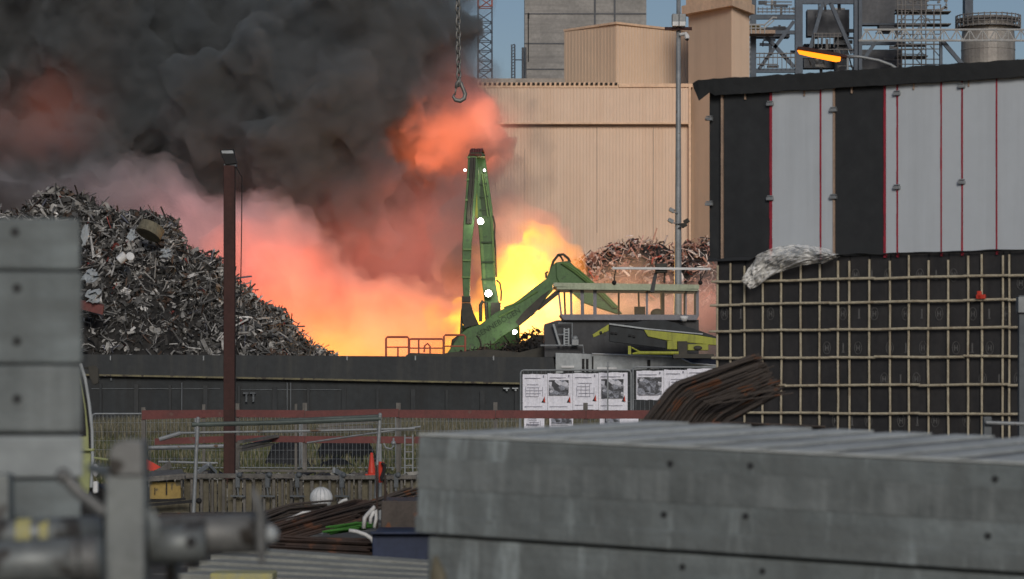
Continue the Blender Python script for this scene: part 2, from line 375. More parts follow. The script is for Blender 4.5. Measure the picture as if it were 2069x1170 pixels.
# ------------------------------------------------------------------ boiler steelwork on the right
D3 = 345
bf = thing('boiler_steelwork', 'open blue grey steel boiler frame with braces, platforms and dark panels', 'steel structure', P(1680, 840, D3))
GZ = 840
def colm(mb, px0, px1, py0=-60, py1=None, d=D3, dep=1.0):
    mb.box((P(px0, 0, d).x, d, 0 if py1 is None else P(0, py1, d).z), (P(px1, 0, d).x, d+dep, P(0, py0, d).z))
m = MB()
for a, b in ((1517, 1528), (1607, 1622), (1726, 1733), (1735, 1742)): colm(m, a, b)
obj('column', m, 'frame_blue', bf)
m = MB()
for a, b, y0, y1 in ((1528, 1607, 29, 38), (1528, 1607, 61, 68), (1622, 1726, -2, 7), (1528, 1607, -10, -3), (1622, 1726, 110, 117), (1528, 1607, 138, 146), (1742, 1830, 46, 50), (1742, 1830, 84, 90)):
    m.box((P(a, 0, D3).x+.01, D3+.2, P(0, y1, D3).z), (P(b, 0, D3).x-.01, D3+.8, P(0, y0, D3).z))
obj('floor_beam', m, 'frame_blue', bf)
for a, b in (((1604, 43), (1534, 139)), ((1548, 74), (1605, 136)), ((1662, 8), (1634, 110)), ((1679, 8), (1722, 108)), ((1770, 84), (1745, 120)), ((1665, 8), (1680, 2))):
    m = MB(); m.bar(P(*a, D3+.3), P(*b, D3+.3), .5, .42); obj('brace', m, 'frame_blue', bf)
m = MB()
for a, b, y0, y1, dy in ((1640, 1726, 8, 62, 5), (1742, 1783, -30, 44, 2.5), (1784, 1816, -30, 54, 3.5), (1742, 1830, 92, 150, 4), (1528, 1607, 40, 60, 7), (1818, 1888, -50, 6, 6), (1640, 1722, 70, 120, 9), (1700, 1726, 62, 150, 6)):
    m.box((P(a, 0, D3).x, D3+dy, P(0, y1, D3).z), (P(b, 0, D3).x, D3+dy+2, P(0, y0, D3).z))
obj('dark_panel', m, 'plant_grey', bf)
m = MB()
for a, b, y in ((1530, 1606, 18), (1530, 1606, 24), (1645, 1700, 68), (1645, 1700, 74), (1528, 1606, 108), (1528, 1606, 116), (1625, 1724, 100), (1530, 1570, 130), (1545, 1600, 10), (1545, 1600, 4)):
    m.tube([P(a, y, D3-.2), P(b, y, D3-.2)], .07, 5)
for px in range(1532, 1606, 9): m.tube([P(px, 27, D3-.2), P(px, 14, D3-.2)], .05, 5); m.tube([P(px+3, 138, D3-.2), P(px+3, 106, D3-.2)], .05, 5)
for px in range(1645, 1700, 8): m.tube([P(px, 96, D3-.2), P(px, 66, D3-.2)], .06, 5)
for k in range(10): m.tube([P(1628+k*9.5, 104+7*math.sin(k*1.7), D3+2), P(1640+k*9, 128+9*math.cos(k*2.1), D3+2)], .09, 5)
obj('handrail', m, 'scaffold_grey', bf)
rq = random.Random(21)
for k in range(46):
    m = MB(); a = rq.choice((rq.uniform(1530, 1605), rq.uniform(1622, 1726), rq.uniform(1640, 1726), rq.uniform(1742, 1815))); y = rq.uniform(-5, 135); dd = D3+rq.uniform(1.5, 8); L = rq.uniform(8, 30)
    if rq.random() < .5: m.bar(P(a, y, dd), P(min(a+L, 1815), y+rq.uniform(-1, 1), dd), rq.uniform(.15, .4), rq.uniform(.15, .45))
    else: m.bar(P(a, y, dd), P(a+rq.uniform(-1, 1), y+L, dd), rq.uniform(.15, .4), rq.uniform(.15, .4))
    obj('pipework', m, rq.choice(('scaffold_grey', 'plant_grey', 'frame_blue', 'frame_blue', 'truss_pale')), bf)
m = MB(); m.box((P(1507, 0, D3).x, D3-3, P(0, 74, D3).z), (P(1562, 0, D3).x, D3-.3, P(0, 67, D3).z)); obj('platform', m, 'tan_strip', bf)
m = MB()
m.tube([P(1508, 50, D3-3), P(1545, 50, D3-3), P(1562, 35, D3-3), P(1570, 36, D3-3)], .11, 6); m.tube([P(1508, 57, D3-3), P(1545, 57, D3-3), P(1564, 41, D3-3)], .08, 6)
for px in (1509, 1518, 1527, 1536, 1545): m.tube([P(px, 68, D3-3), P(px, 50, D3-3)], .08, 5)
obj('stair_rail', m, 'truss_pale', bf)
m = MB(); m.ball(P(1524, 60, D3-2), .8, 1.2, 1, .7); obj('duct_end', m, 'panel_yellow', bf)
m = MB()
for k in range(14): m.tube([P(1512+5*math.sin(a), 15+k*10+5*math.cos(a), D3-.8) for a in [i*.7 for i in range(9)]], .06, 5)
m.tube([P(1507, 0, D3-.8), P(1507, 150, D3-.8)], .07, 5)
obj('cage_ladder', m, 'scaffold_grey', bf)
sc = thing('scaffold_tower', 'dense tube scaffold tower standing beside the boiler frame', 'scaffold', P(1860, 845, 338))
m = MB()
for px in (1814, 1822, 1829, 1845, 1862, 1871, 1887, 1901):
    for dd in (338, 342): m.tube([P(px, 160, dd), P(px+random.uniform(-1, 1), -40 if px < 1885 else 10, dd)], .075, 5)
obj('standards', m, 'scaffold_grey', sc)
for dd in (338, 342):
  m = MB()
  for k, py in enumerate(range(-30, 150, 10)):
        if random.random() < .85: m.tube([P(1812, py+random.uniform(-1, 1), dd), P(1902 if random.random() < .7 else 1872, py+random.uniform(-1, 1), dd)], .06, 5)
  obj('ledger', m, 'scaffold_grey', sc)
m = MB()
for k in range(16):
    a = random.uniform(1814, 1880); y = random.uniform(-10, 120); m.tube([P(a, y, 339), P(a+random.choice((-20, 20)), y+22, 339)], .06, 5)
obj('brace', m, 'scaffold_grey', sc)
m = MB()
for py in (22, 47, 88, 112): m.box((P(1812, 0, 339).x, 339, P(0, py+2, 339).z), (P(random.choice((1875, 1922)), 0, 339).x, 341.5, P(0, py, 339).z))
obj('deck_boards', m, 'timber_grey', sc)
m = MB()
for k in range(30):
    a = random.uniform(1832, 1915); y = random.uniform(-20, 24); m.bar(P(a, y, 341), P(a+random.uniform(-9, 9), y+random.uniform(-8, 8), 341), .3, .3)
obj('loose_pipework', m, 'scaffold_grey', sc)
tb = thing('truss_bridge', 'pale zigzag pipe truss bridge crossing in front of the round stack', 'bridge', P(1930, 840, 332))
m = MB(); d = 332
for dd in (332, 334):
    m.tube([P(1745, 60, dd), P(2200, 60, dd)], .13, 6); m.tube([P(1735, 82, dd), P(2200, 82, dd)], .13, 6)
obj('chords', m, 'truss_pale', tb)
m = MB(); px = 1738
while px < 2190:
    for dd in (332, 334):
        m.tube([P(px, 82, dd), P(px+13, 60, dd)], .08, 5); m.tube([P(px+13, 60, dd), P(px+26, 82, dd)], .08, 5); m.tube([P(px+13, 60, dd), P(px+13, 82, dd)], .05, 5)
    px += 26
obj('diagonals', m, 'truss_pale', tb)
m = MB(); m.bar(P(1904, 83, 333), P(1944, 130, 333), .45, .45); m.box(P(1899, 850, 333), P(1903, 83, 333.6)); m.box(P(2120, 850, 333), P(2126, 83, 333.6)); obj('support', m, 'frame_blue', tb)
tk = thing('round_stack', 'squat round steel stack with a scaffolded gallery behind the truss bridge', 'chimney', P(1996, 840, 350))
def lathe(mb, cx, cyy, prof, seg=40):
    o = len(mb.v)
    for r, z in prof:
        for k in range(seg): a = 2*math.pi*k/seg; mb.v.append(Vector((cx+r*math.cos(a), cyy+r*math.sin(a), z)))
    for i in range(len(prof)-1):
        for k in range(seg): k2 = (k+1) % seg; mb.f.append([o+i*seg+k, o+i*seg+k2, o+(i+1)*seg+k2, o+(i+1)*seg+k])
    mb.f.append([o+k for k in range(seg)][::-1]); mb.f.append([o+(len(prof)-1)*seg+k for k in range(seg)])
c = P(1996.5, 0, 350); rr = S(54, 350); Z = lambda py: P(0, py, 350).z
m = MB(); lathe(m, c.x, c.y, [(rr, 0), (rr, Z(103)), (rr*1.015, Z(102.5)), (rr*1.015, Z(101)), (rr, Z(100.5)), (rr, Z(84)), (rr*.96, Z(60)), (rr*.96, Z(36))]); obj('shell', m, 'tank_metal', tk)
m = MB(); lathe(m, c.x, c.y, [(rr*1.2, Z(57)), (rr*1.2, Z(54))]); lathe(m, c.x, c.y, [(rr*1.1, Z(44)), (rr*1.1, Z(38))]); obj('gallery', m, 'scaffold_grey', tk)
m = MB()
for k in range(34):
    a = 2*math.pi*k/34; q = Vector((c.x+rr*1.2*math.cos(a), c.y+rr*1.2*math.sin(a), 0)); m.tube([q+Vector((0, 0, Z(58))), q+Vector((0, 0, Z(32)))], .07, 5)
for py in (34, 41, 48): m.tube([Vector((c.x+rr*1.2*math.cos(2*math.pi*k/40), c.y+rr*1.2*math.sin(2*math.pi*k/40), Z(py+random.uniform(-.5, .5)))) for k in range(40)], .07, 5, closed=True)
obj('railing', m, 'scaffold_grey', tk)
m = MB(); m.box(P(1950, 60, 356), P(1961, -50, 358)); obj('steel_column', m, 'frame_blue', tk)

# ------------------------------------------------------------------ scrap heaps
def scrap_pile(name, label, crest, d0, d1, d2, n, palette, size, seed, floor_z=0.0, front=None, zmin=None, front_only=True):
    """heap whose ridge stands at distance d1 and follows crest (pixels), toe at d0 and d2; covered in loose bent sheet, strips and rods"""
    rg = np.random.default_rng(seed)
    cx_ = [P(a, b, d1).x for a, b in crest]; cz_ = [P(a, b, d1).z for a, b in crest]
    def h(x, y):
        hz = np.interp(x, cx_, cz_)
        t = np.where(y < d1, (y-d0)/(d1-d0), (d2-y)/(d2-d1)); t = np.clip(t, 0, 1)
        return floor_z+(hz-floor_z)*(t**.9)
    V = []; Fc = []; C = []
    xs_ = np.linspace(cx_[0], cx_[-1], 90); ys_ = np.linspace(d0, d2, 46)
    for y in ys_:
        for x in xs_:
            q = Vector((x*.35, y*.35, seed)); z = float(h(x, y))+(mnoise.noise(q)*.7+mnoise.noise(q*2.7)*.4)*min(1.0, size*1.6)
            V.append((x, y, max(z-.25, floor_z-.3)))
            b = .018+.02*rg.random(); C.append((b, b*.95, b*.9))
    nxx = len(xs_)
    for i in range(len(ys_)-1):
        for k in range(nxx-1): Fc.append([i*nxx+k, i*nxx+k+1, (i+1)*nxx+k+1, (i+1)*nxx+k])
    pal = np.array([p[1:] for p in palette]); pw = np.array([p[0] for p in palette], float); pw /= pw.sum()
    for q in range(n):
        x = rg.uniform(cx_[0], cx_[-1]); y = d1-(d1-d0)*abs(rg.normal(0, .45)) if rg.random() < .9 else rg.uniform(d1, d1+2)
        if y < d0: y = rg.uniform(d0, d1)
        z = float(h(x, y))
        if zmin is not None and z < zmin: continue
        z += mnoise.noise(Vector((x*.35, y*.35, seed)))*.7*min(1.0, size*1.6)+rg.normal(0, .12)*size
        Q = Matrix.Rotation(rg.uniform(0, 6.28), 3, 'Z') @ Matrix.Rotation(rg.normal(.6, .6), 3, 'X') @ Matrix.Rotation(rg.uniform(0, 6.28), 3, 'Y')
        k = rg.random(); base = np.array(pal[rg.choice(len(pal), p=pw)])*rg.uniform(.55, 1.35); o = len(V); s_ = size*min(float(np.exp(rg.normal(0, .58))), 2.2)
        if k < .46:                                    # rod or pipe, kinked
            L = s_*rg.uniform(.9, 2.0); r = s_*rg.uniform(.025, .07); kink = rg.normal(0, .25)*L
            ps = [Vector((-L/2, 0, 0)), Vector((0, kink, rg.normal(0, .1)*L)), Vector((L/2, 0, 0))]
            for p_ in ps:
                for a in range(4): V.append(tuple(Q @ (p_+Vector((0, math.cos(a*1.57)*r, math.sin(a*1.57)*r)))+Vector((x, y, z))))
            for i in range(2):
                for a in range(4): Fc.append([o+i*4+a, o+i*4+(a+1) % 4, o+i*4+4+(a+1) % 4, o+i*4+4+a])
            nv = 12
        elif k < .80:                                  # bent strip
            L = s_*rg.uniform(.6, 1.4); wd = s_*rg.uniform(.08, .3); nseg = 4; bend = rg.normal(0, .9); tw_ = rg.normal(0, .5)
            for i in range(nseg+1):
                u = i/nseg-.5; a = u*bend; cpos = Vector((L*u, 0, L*.25*math.cos(u*3)*bend)); t = u*tw_
                e = Vector((0, math.cos(t), math.sin(t)))*wd/2
                V.append(tuple(Q @ (cpos-e)+Vector((x, y, z)))); V.append(tuple(Q @ (cpos+e)+Vector((x, y, z))))
            for i in range(nseg): Fc.append([o+2*i, o+2*i+1, o+2*i+3, o+2*i+2])
            nv = 2*(nseg+1)
        else:                                          # crumpled sheet
            a_, b_ = s_*rg.uniform(.3, .8), s_*rg.uniform(.3, .7)
            for i in range(4):
                for j in range(4): V.append(tuple(Q @ Vector(((i/3-.5)*a_+rg.normal(0, .06)*s_, (j/3-.5)*b_+rg.normal(0, .06)*s_, rg.normal(0, .11)*s_))+Vector((x, y, z))))
            for i in range(3):
                for j in range(3): Fc.append([o+i*4+j, o+i*4+j+1, o+i*4+j+5, o+i*4+j+4])
            nv = 16
        C += [tuple(base)]*nv
    me = bpy.data.meshes.new(name); me.from_pydata(V, [], Fc); me.update()
    ca = me.color_attributes.new('Col', 'FLOAT_COLOR', 'POINT')
    ca.data.foreach_set('color', np.concatenate([np.array(C), np.ones((len(C), 1))], 1).astype(np.float32).ravel())
    me.materials.append(MATS['scrap']); o = bpy.data.objects.new(name, me); COL.objects.link(o)
    return tag(o, label, 'scrap heap', kind='stuff'), h
grey_pal = [(4, .045, .044, .042), (4, .10, .10, .098), (3.6, .22, .217, .21), (2.6, .38, .375, .36), (1.3, .56, .55, .53), (1.2, .09, .06, .045), (.25, .16, .17, .22), (.1, .25, .06, .05)]
crestL = [(-260, 470), (-100, 445), (-20, 428), (40, 420), (62, 398), (112, 384), (160, 396), (205, 418), (250, 428), (300, 418), (340, 428), (362, 455), (378, 500), (440, 518), (470, 560), (520, 598), (575, 632), (600, 668), (640, 702), (668, 722), (700, 760)]
scrap_pile('scrap_heap', 'tall heap of grey tangled scrap metal behind the barge', crestL, 209, 222, 236, 12500, grey_pal, .58, 3, zmin=3.6)
red_pal = [(1.8, .16, .10, .09), (3.2, .42, .23, .19), (3.4, .58, .36, .30), (2.8, .70, .58, .53), (1.8, .80, .75, .71), (2, .05, .04, .04), (.5, .45, .10, .07)]
crestR = [(1090, 600), (1130, 545), (1160, 522), (1200, 512), (1235, 490), (1280, 487), (1320, 486), (1350, 494), (1390, 486), (1440, 482), (1500, 470), (1600, 460), (1700, 470)]
scrap_pile('scrap_heap', 'long low heap of reddish shredded scrap in front of the beige hall', crestR, 240, 256, 266, 5200, red_pal, .55, 5, zmin=6)
crestS = [(880, 735), (905, 716), (940, 706), (1000, 702), (1040, 690), (1075, 668), (1110, 670), (1150, 690), (1190, 735)]
dark_pal = [(5, .02, .018, .016), (3, .05, .04, .032), (2, .09, .06, .045), (.6, .22, .19, .16)]
scrap_pile('scrap_heap', 'small dark heap of tangled wire and scrap around the green boom foot', crestS, 208.6, 213, 217, 1500, dark_pal, .40, 9, zmin=3.6)
# pieces one can pick out in the big heap
def heap_piece(name, label, cat, mbf, m_):
    o = obj(name, mbf, m_, smooth=False); tag(o, label, cat); return o
m = MB(); a = P(284, 455, 217.5); lathe(m, 0, 0, [(.95, -.42), (.98, -.4), (.98, .38), (.92, .42)], 24); mb2 = MB()
rot = Matrix.Rotation(R(24), 3, 'Y') @ Matrix.Rotation(R(-20), 3, 'X')
for v in m.v: mb2.v.append(rot @ v+P(304, 466, 217)); 
mb2.f = m.f; heap_piece('rusty_drum_shell', 'brownish drum shell lying open near the top of the grey heap', 'drum', mb2, 'timber_tan')
m = MB(); lathe(m, 0, 0, [(.30, -.35), (.34, -.33), (.34, .33), (.30, .35)], 16); mb2 = MB(); rot = Matrix.Rotation(R(50), 3, 'Y')
for v in m.v: mb2.v.append(rot @ v+P(247, 521, 215.5))
mb2.f = m.f; heap_piece('white_drum', 'small white drum lying on the face of the grey heap', 'drum', mb2, 'white_paint')
m = MB(); lathe(m, 0, 0, [(.26, -.05), (.31, -.03), (.31, .03), (.26, .05)], 18); mb2 = MB(); rot = Matrix.Rotation(R(75), 3, 'X') @ Matrix.Rotation(R(20), 3, 'Y')
for v in m.v: mb2.v.append(rot @ v+P(263, 518, 214.8))
mb2.f = m.f; heap_piece('white_disc', 'round white disc beside the small white drum', 'disc', mb2, 'white_paint')
m = MB(); m.prism([P(150, 606, 211.6), P(172, 610, 211.6), P(209, 618, 211.6), P(207, 636, 211.6), P(172, 627, 211.6), P(150, 622, 211.6)], (0, .5, .1)); heap_piece('red_sheet_metal', 'bent red sheet of metal low in the grey heap beside the concrete stack', 'sheet metal', m, 'red_board')
def crumple(px, py, d, w_, h_, seed, tilt=.7, amp=.75):
    rg = random.Random(seed); m = MB(); n = 9; c = P(px, py, d)
    for i in range(n):
        for j in range(n):
            u, v = i/(n-1)-.5, j/(n-1)-.5
            k = mnoise.noise(Vector((u*4+seed, v*4, 0)))+.5*mnoise.noise(Vector((u*9, v*9, seed)))
            m.v.append(c+Vector((u*w_*.8*(1+.4*math.sin(v*7+seed))+k*.15, v*h_*tilt+k*amp*w_, v*h_*.85+k*amp*.35*w_)))
    for i in range(n-1):
        for j in range(n-1): m.f.append([i*n+j, i*n+n+j, i*n+n+j+1, i*n+j+1])
    return m
for px, py, d, w_, h_, sd, lab in ((172, 475, 216, .55, 1.9, 1, 'long white torn plastic strip hanging at the heap edge'), (266, 475, 216.5, .6, 1.1, 2, 'crumpled white sack by the drum shell'), (336, 512, 216, .8, .8, 4, 'pinkish white crumpled bag in the middle of the heap'),
                                   (188, 598, 212.3, 1.0, 1.1, 6, 'white crumpled sheeting just above the red sheet'), (184, 558, 213.5, 1.1, 1.2, 8, 'pale grey torn sheeting beside the concrete stack')):
    tag(obj('torn_sheeting', crumple(px, py, d-.6, w_, h_, sd), 'ship_pale', smooth=False), lab, 'sheeting')

# ------------------------------------------------------------------ material handlers
D4 = 219.5
e1 = thing('material_handler', 'green scrap handler with its long bent boom lying low behind the barge', 'excavator', P(1170, 855, D4))
lowb = [(903, 714), (917, 694), (930, 675), (944, 664), (971, 655), (1001, 632), (1031, 617), (1048, 606), (1074, 585), (1104, 563), (1112, 542), (1123, 530), (1131, 574), (1120, 583), (1097, 610), (1080, 634), (1046, 661), (1012, 682), (990, 701), (984, 730), (905, 730)]
m = MB(); m.prism([P(a, b, D4-.5) for a, b in lowb], (0, 1.1, 0)); b1 = obj('boom', m, 'machine_green', e1, bevel=.06)
m = MB(); m.prism([P(a, b, D4-.62) for a, b in ((1123, 530), (1150, 527), (1197, 573), (1258, 634), (1246, 634), (1180, 612), (1155, 591), (1131, 575), (1124, 560))], (0, 1.34, 0)); st1 = obj('stick', m, 'machine_green', e1, bevel=.06)
m = MB()
for o_, dy in ((0, -.75), (4, -.80), (9, -.72)):
    m.tube([P(1134+o_, 531, D4+dy), P(1160+o_, 548-o_*.3, D4+dy), P(1192+o_, 574, D4+dy), P(1240+o_, 622, D4+dy)], .085, 6)
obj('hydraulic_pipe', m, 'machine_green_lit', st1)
m = MB(); m.prism([P(a, b, D4-.58) for a, b in ((1058, 630), (1094, 597), (1112, 585), (1085, 628), (1048, 658), (1042, 650))], (0, .06, 0)); obj('boom_underside', m, 'machine_dark', b1)
m = MB(); m.bar(P(1127, 590, D4-.2), P(1086, 624, D4-.2), .35, .35); m.bar(P(1086, 624, D4-.2), P(1050, 650, D4-.2), .22, .22); obj('boom_cylinder', m, 'machine_dark', e1)
m = MB(); m.tube([P(1113, 545, D4-.3), P(1118, 528, D4-.3), P(1128, 515, D4-.3), P(1138, 514, D4-.3), P(1148, 522, D4-.3), P(1152, 530, D4-.3)], .10, 6)
m.tube([P(1128, 514, D4-.1), P(1134, 520, D4-.1), P(1138, 528, D4-.1)], .08, 6); m.tube([P(1104, 562, D4-.3), P(1103, 552, D4-.3), P(1107, 549, D4-.3)], .08, 6)
obj('hose', m, 'machine_dark', e1)
m = MB()
for a, b in (((1018, 622), (1050, 610)), ((1050, 610), (1086, 588)), ((1008, 640), (1040, 624))): m.tube([P(*a, D4-.58), P(*b, D4-.58)], .07, 5)
obj('boom_pipe', m, 'machine_green_lit', b1)
m = MB(); cc = P(958, 700, D4-.56); m.tube([cc+Vector((S(14*math.cos(t), D4), 0, S(24*math.sin(t), D4))) for t in [(-1.2+k*.2) for k in range(13)]], .06, 5); obj('joint_ring', m, 'machine_dark', b1)
# painted maker's name on the boom: dark raised lettering following the boom's slope
def text_mesh(name, body, size, m_, parent, pos, rot_y=0, depth=.01, align='CENTER'):
    cu = bpy.data.curves.new(name, 'FONT'); cu.body = body; cu.size = size; cu.extrude = depth; cu.align_x = align; cu.align_y = 'CENTER'; cu.resolution_u = 2
    t = bpy.data.objects.new(name, cu); COL.objects.link(t); bpy.context.view_layer.update()
    me = bpy.data.meshes.new_from_object(t.evaluated_get(bpy.context.evaluated_depsgraph_get())); COL.objects.unlink(t); bpy.data.objects.remove(t); bpy.data.curves.remove(cu)
    me.transform(Matrix.Translation(Vector(pos)-WLOC[parent.name]) @ Matrix.Rotation(rot_y, 4, 'Y') @ Matrix.Rotation(R(90), 4, 'X'))
    o = bpy.data.objects.new(name, me); COL.objects.link(o); o.parent = parent; me.materials.clear(); me.materials.append(MATS[m_]); WLOC[o.name] = WLOC[parent.name]; return o
text_mesh('boom_lettering', 'SENNEBOGEN', .58, 'machine_green_dark', b1, P(1008, 652, D4-.54), R(-31))
m = MB(); m.box(P(984, 730, D4-1.4), P(1060, 800, D4+1.6)); m.box(P(1060, 700, D4-1.6), P(1250, 790, D4+2)); m.box(P(1170, 640, D4-1.2), P(1262, 702, D4+1.8)); obj('upper_carriage', m, 'machine_green', e1, bevel=.15)
m = MB(); m.box((P(1000, 0, D4).x, D4-2, .9), (P(1250, 0, D4).x, D4+2, P(0, 795, D4).z)); obj('undercarriage', m, 'machine_dark', e1, bevel=.1)
for sx in (1020, 1230):
    for dy in (-1.8, 1.8):
        m = MB(); q = P(sx, 0, D4); m.tube([(q.x, D4+dy-.35, .75), (q.x, D4+dy+.35, .75)], .75, 20); obj('wheel', m, 'near_black', e1)
def lamp(parent, px, py, d, r, m_='lamp_white', housing=True):
    if housing:
        mb = MB(); mb.tube([P(px, py, d), P(px, py, d+.25)], [S(r, d)*1.25, S(r, d)*.8], 14); h_ = obj('work_light', mb, 'machine_dark', parent)
    else: h_ = parent
    mb = MB(); mb.ball(P(px, py, d-.02), S(r, d), 1, .35, 1, 16, 10); return obj('lamp_lens', mb, m_, h_)
lamp(e1, 1040, 671, D4-1.0, 4.2)

D5 = 226.0
e2 = thing('material_handler', 'second green scrap handler seen end on with raised boom and bright work lights', 'excavator', P(985, 852, D5))
bo = [(962, 318), (980, 314), (984, 343), (988, 372), (995, 420), (998, 470), (1002, 574), (1010, 618), (1012, 660), (984, 660), (980, 618), (974, 574), (969, 490), (966, 455), (960, 420), (958, 380)]
m = MB(); m.prism([P(a, b, D5) for a, b in bo], (0, 1.2, 0)); b2 = obj('boom', m, 'machine_green', e2, bevel=.06)
m = MB(); m.prism([P(a, b, D5-.05) for a, b in ((962, 345), (968, 345), (963, 380), (966, 440), (961, 440), (957, 400))], (0, .06, 0)); obj('painted_lit_line', m, 'lime', b2)  # lime strip: lamplight along the boom edge painted as colour
m = MB(); m.prism([P(a, b, D5-.04) for a, b in ((972, 350), (980, 350), (986, 400), (991, 436), (974, 436), (970, 390))], (0, .05, 0)); obj('boom_shading', m, 'machine_green_dark', b2)  # dark plate on the boom face, its shading painted in
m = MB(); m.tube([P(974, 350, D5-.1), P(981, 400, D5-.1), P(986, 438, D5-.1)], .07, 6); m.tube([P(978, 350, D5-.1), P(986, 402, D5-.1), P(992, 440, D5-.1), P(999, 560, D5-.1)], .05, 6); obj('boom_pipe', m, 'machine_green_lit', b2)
m = MB()
for py in (372, 398, 424, 490, 530, 565): m.bar(P(969 if py < 440 else 972, py, D5-.1), P(984+(py-372)*.09, py-1, D5-.1), .1, .12)
obj('pipe_clamp', m, 'machine_green_dark', b2)
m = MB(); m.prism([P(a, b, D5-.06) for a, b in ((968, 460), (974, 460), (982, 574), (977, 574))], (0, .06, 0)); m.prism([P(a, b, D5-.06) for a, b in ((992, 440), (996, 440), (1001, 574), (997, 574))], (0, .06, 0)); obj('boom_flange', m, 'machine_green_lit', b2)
stp = [(946, 314), (963, 312), (967, 345), (962, 400), (958, 452), (953, 490), (950, 560), (949, 600), (936, 600), (934, 560), (934, 500), (936, 452), (940, 404), (943, 363)]
m = MB(); m.prism([P(a, b, D5-2.2) for a, b in stp], (0, 1.0, 0)); s2 = obj('stick', m, 'machine_green', e2, bevel=.05)
m = MB()
for px in (950, 953, 957): m.tube([P(px+2, 318, D5-2.3), P(px, 362, D5-2.3), P(px-3, 404, D5-2.3), P(px-6, 452, D5-2.3)], .09, 6)
obj('hydraulic_pipe', m, 'machine_dark', s2)
m = MB()
for py in (318, 363, 404, 504, 526, 560): m.bar(P(944-(py-318)*.045, py, D5-2.28), P(962-(py-318)*.05, py, D5-2.28), .1, .14)
obj('clamp_band', m, 'machine_green_lit', s2)
m = MB(); m.prism([P(a, b, D5-2.25) for a, b in ((946, 317), (980, 316), (980, 312), (974, 308), (952, 308), (946, 312))], (0, 3.2, 0)); obj('head_joint', m, 'machine_green_dark', e2, bevel=.05)
m = MB()
for k in range(5): m.tube([P(951+k*5, 313, D5-2.3), P(951.5+k*5, 304-(k % 2)*1.5, D5-1.6), P(954+k*5, 302, D5-1), P(957+k*5, 309, D5-.2)], .10, 6)
obj('head_hose', m, 'red_board', e2)
m = MB(); m.tube([P(996, 436, D5-.1), P(1000, 455, D5-.1), P(999, 476, D5-.1), P(1001, 500, D5-.1), P(1003, 560, D5-.1)], .06, 6); m.tube([P(1003, 566, D5-.3), P(1010, 572, D5-.3), P(1013, 590, D5-.3), P(1012, 608, D5-.3)], .08, 6); obj('hose', m, 'machine_dark', e2)
m = MB(); m.box(P(933, 611, D5-2.2), P(951, 599, D5-1.4)); m.prism([P(a, b, D5-2.1) for a, b in ((933, 612), (951, 612), (957, 632), (968, 656), (950, 660), (938, 664), (932, 640))], (0, .8, 0))
m.bar(P(934, 625, D5-1.8), P(931, 690, D5-1.8), .2, .2); m.bar(P(948, 650, D5-1.8), P(938, 690, D5-1.8), .18, .18); obj('grapple_hanger', m, 'machine_dark', e2, bevel=.04)
for k in range(4):
    m = MB(); a = -24+k*14; m.tube([P(942, 672, D5-1.8), P(942+a, 690, D5-1.8), P(942+a*1.2, 715, D5-1.8), P(942+a*.5, 735, D5-1.8)], [.22, .25, .2, .06], 8); obj('grapple_tine', m, 'machine_dark', e2)
m = MB(); m.tube([P(971, 650, D5-.3), P(971, 616, D5-.3), P(975, 609, D5-.3), P(982, 612, D5-.3), P(984, 650, D5-.3)], .14, 6); m.box(P(992, 640, D5-1), P(1012, 612, D5)); obj('boom_foot', m, 'machine_dark', e2)
m = MB(); m.box(P(930, 770, D5-.5), P(1050, 660, D5+4)); obj('upper_carriage', m, 'machine_green', e2, bevel=.15)
m = MB(); m.box((P(930, 0, D5).x, D5-1, .9), (P(1050, 0, D5).x, D5+4, P(0, 776, D5).z)); obj('undercarriage', m, 'machine_dark', e2, bevel=.1)
for sx in (945, 1035):
    for dy in (-.8, 3.8):
        m = MB(); q = P(sx, 0, D5); m.tube([(q.x, D5+dy-.35, .75), (q.x, D5+dy+.35, .75)], .75, 20); obj('wheel', m, 'near_black', e2)
lamp(e2, 971, 447, D5-2.6, 6); lamp(e2, 987, 593, D5-.8, 6.5)
lamp(e2, 939.5, 344, D5-2.5, 2.4, 'lamp_small'); lamp(e2, 979, 344, D5-.5, 2.4, 'lamp_small')

for px, py, d, en in ((971, 440, D5-3.4, 130), (988, 588, D5-1.8, 130), (1038, 668, D4-2.0, 50), (979, 344, D5-1.2, 40)):
    pl_ = bpy.data.objects.new('work_lamp_light', bpy.data.lights.new('work_lamp_light', 'POINT')); COL.objects.link(pl_)
    pl_.location = P(px, py, d); pl_.data.energy = en; pl_.data.color = (1, .97, .75); pl_.data.shadow_soft_size = .25
# ------------------------------------------------------------------ barge with wheelhouse
DB = 195.0
bg_ = thing('cargo_barge', 'long dark grey cargo barge with glazed wheelhouse and radar lying at the quay', 'barge', P(640, 838, DB))
m = MB()
m.prism([P(-260, 714, DB), P(160, 716, DB), P(700, 719, DB), P(1118, 722, DB), P(1122, 752, DB), P(1060, 775, DB), P(620, 766, DB), P(160, 757, DB), P(-260, 752, DB)], (0, 10, 0)); obj('coaming', m, 'hull_dark', bg_)
m = MB()
m.prism([P(-260, 753, DB+.35), P(620, 767, DB+.35), P(1060, 776, DB+.35), P(1122, 754, DB+.35), P(1440, 740, DB+.35), P(1470, 760, DB+.35), Vector((P(1450, 0, DB).x, DB+.35, -2.2)), Vector((P(-260, 0, DB).x, DB+.35, -2.2))], (0, 9.6, 0)); obj('hull', m, 'hull_plate', bg_)
m = MB()
for a, b in (((160, 757), (620, 766)), ((620, 766), (1062, 775))): m.bar(P(*a, DB-.05), P(*b, DB-.05), .14, .12)
obj('rub_rail', m, 'rub_rail', bg_)
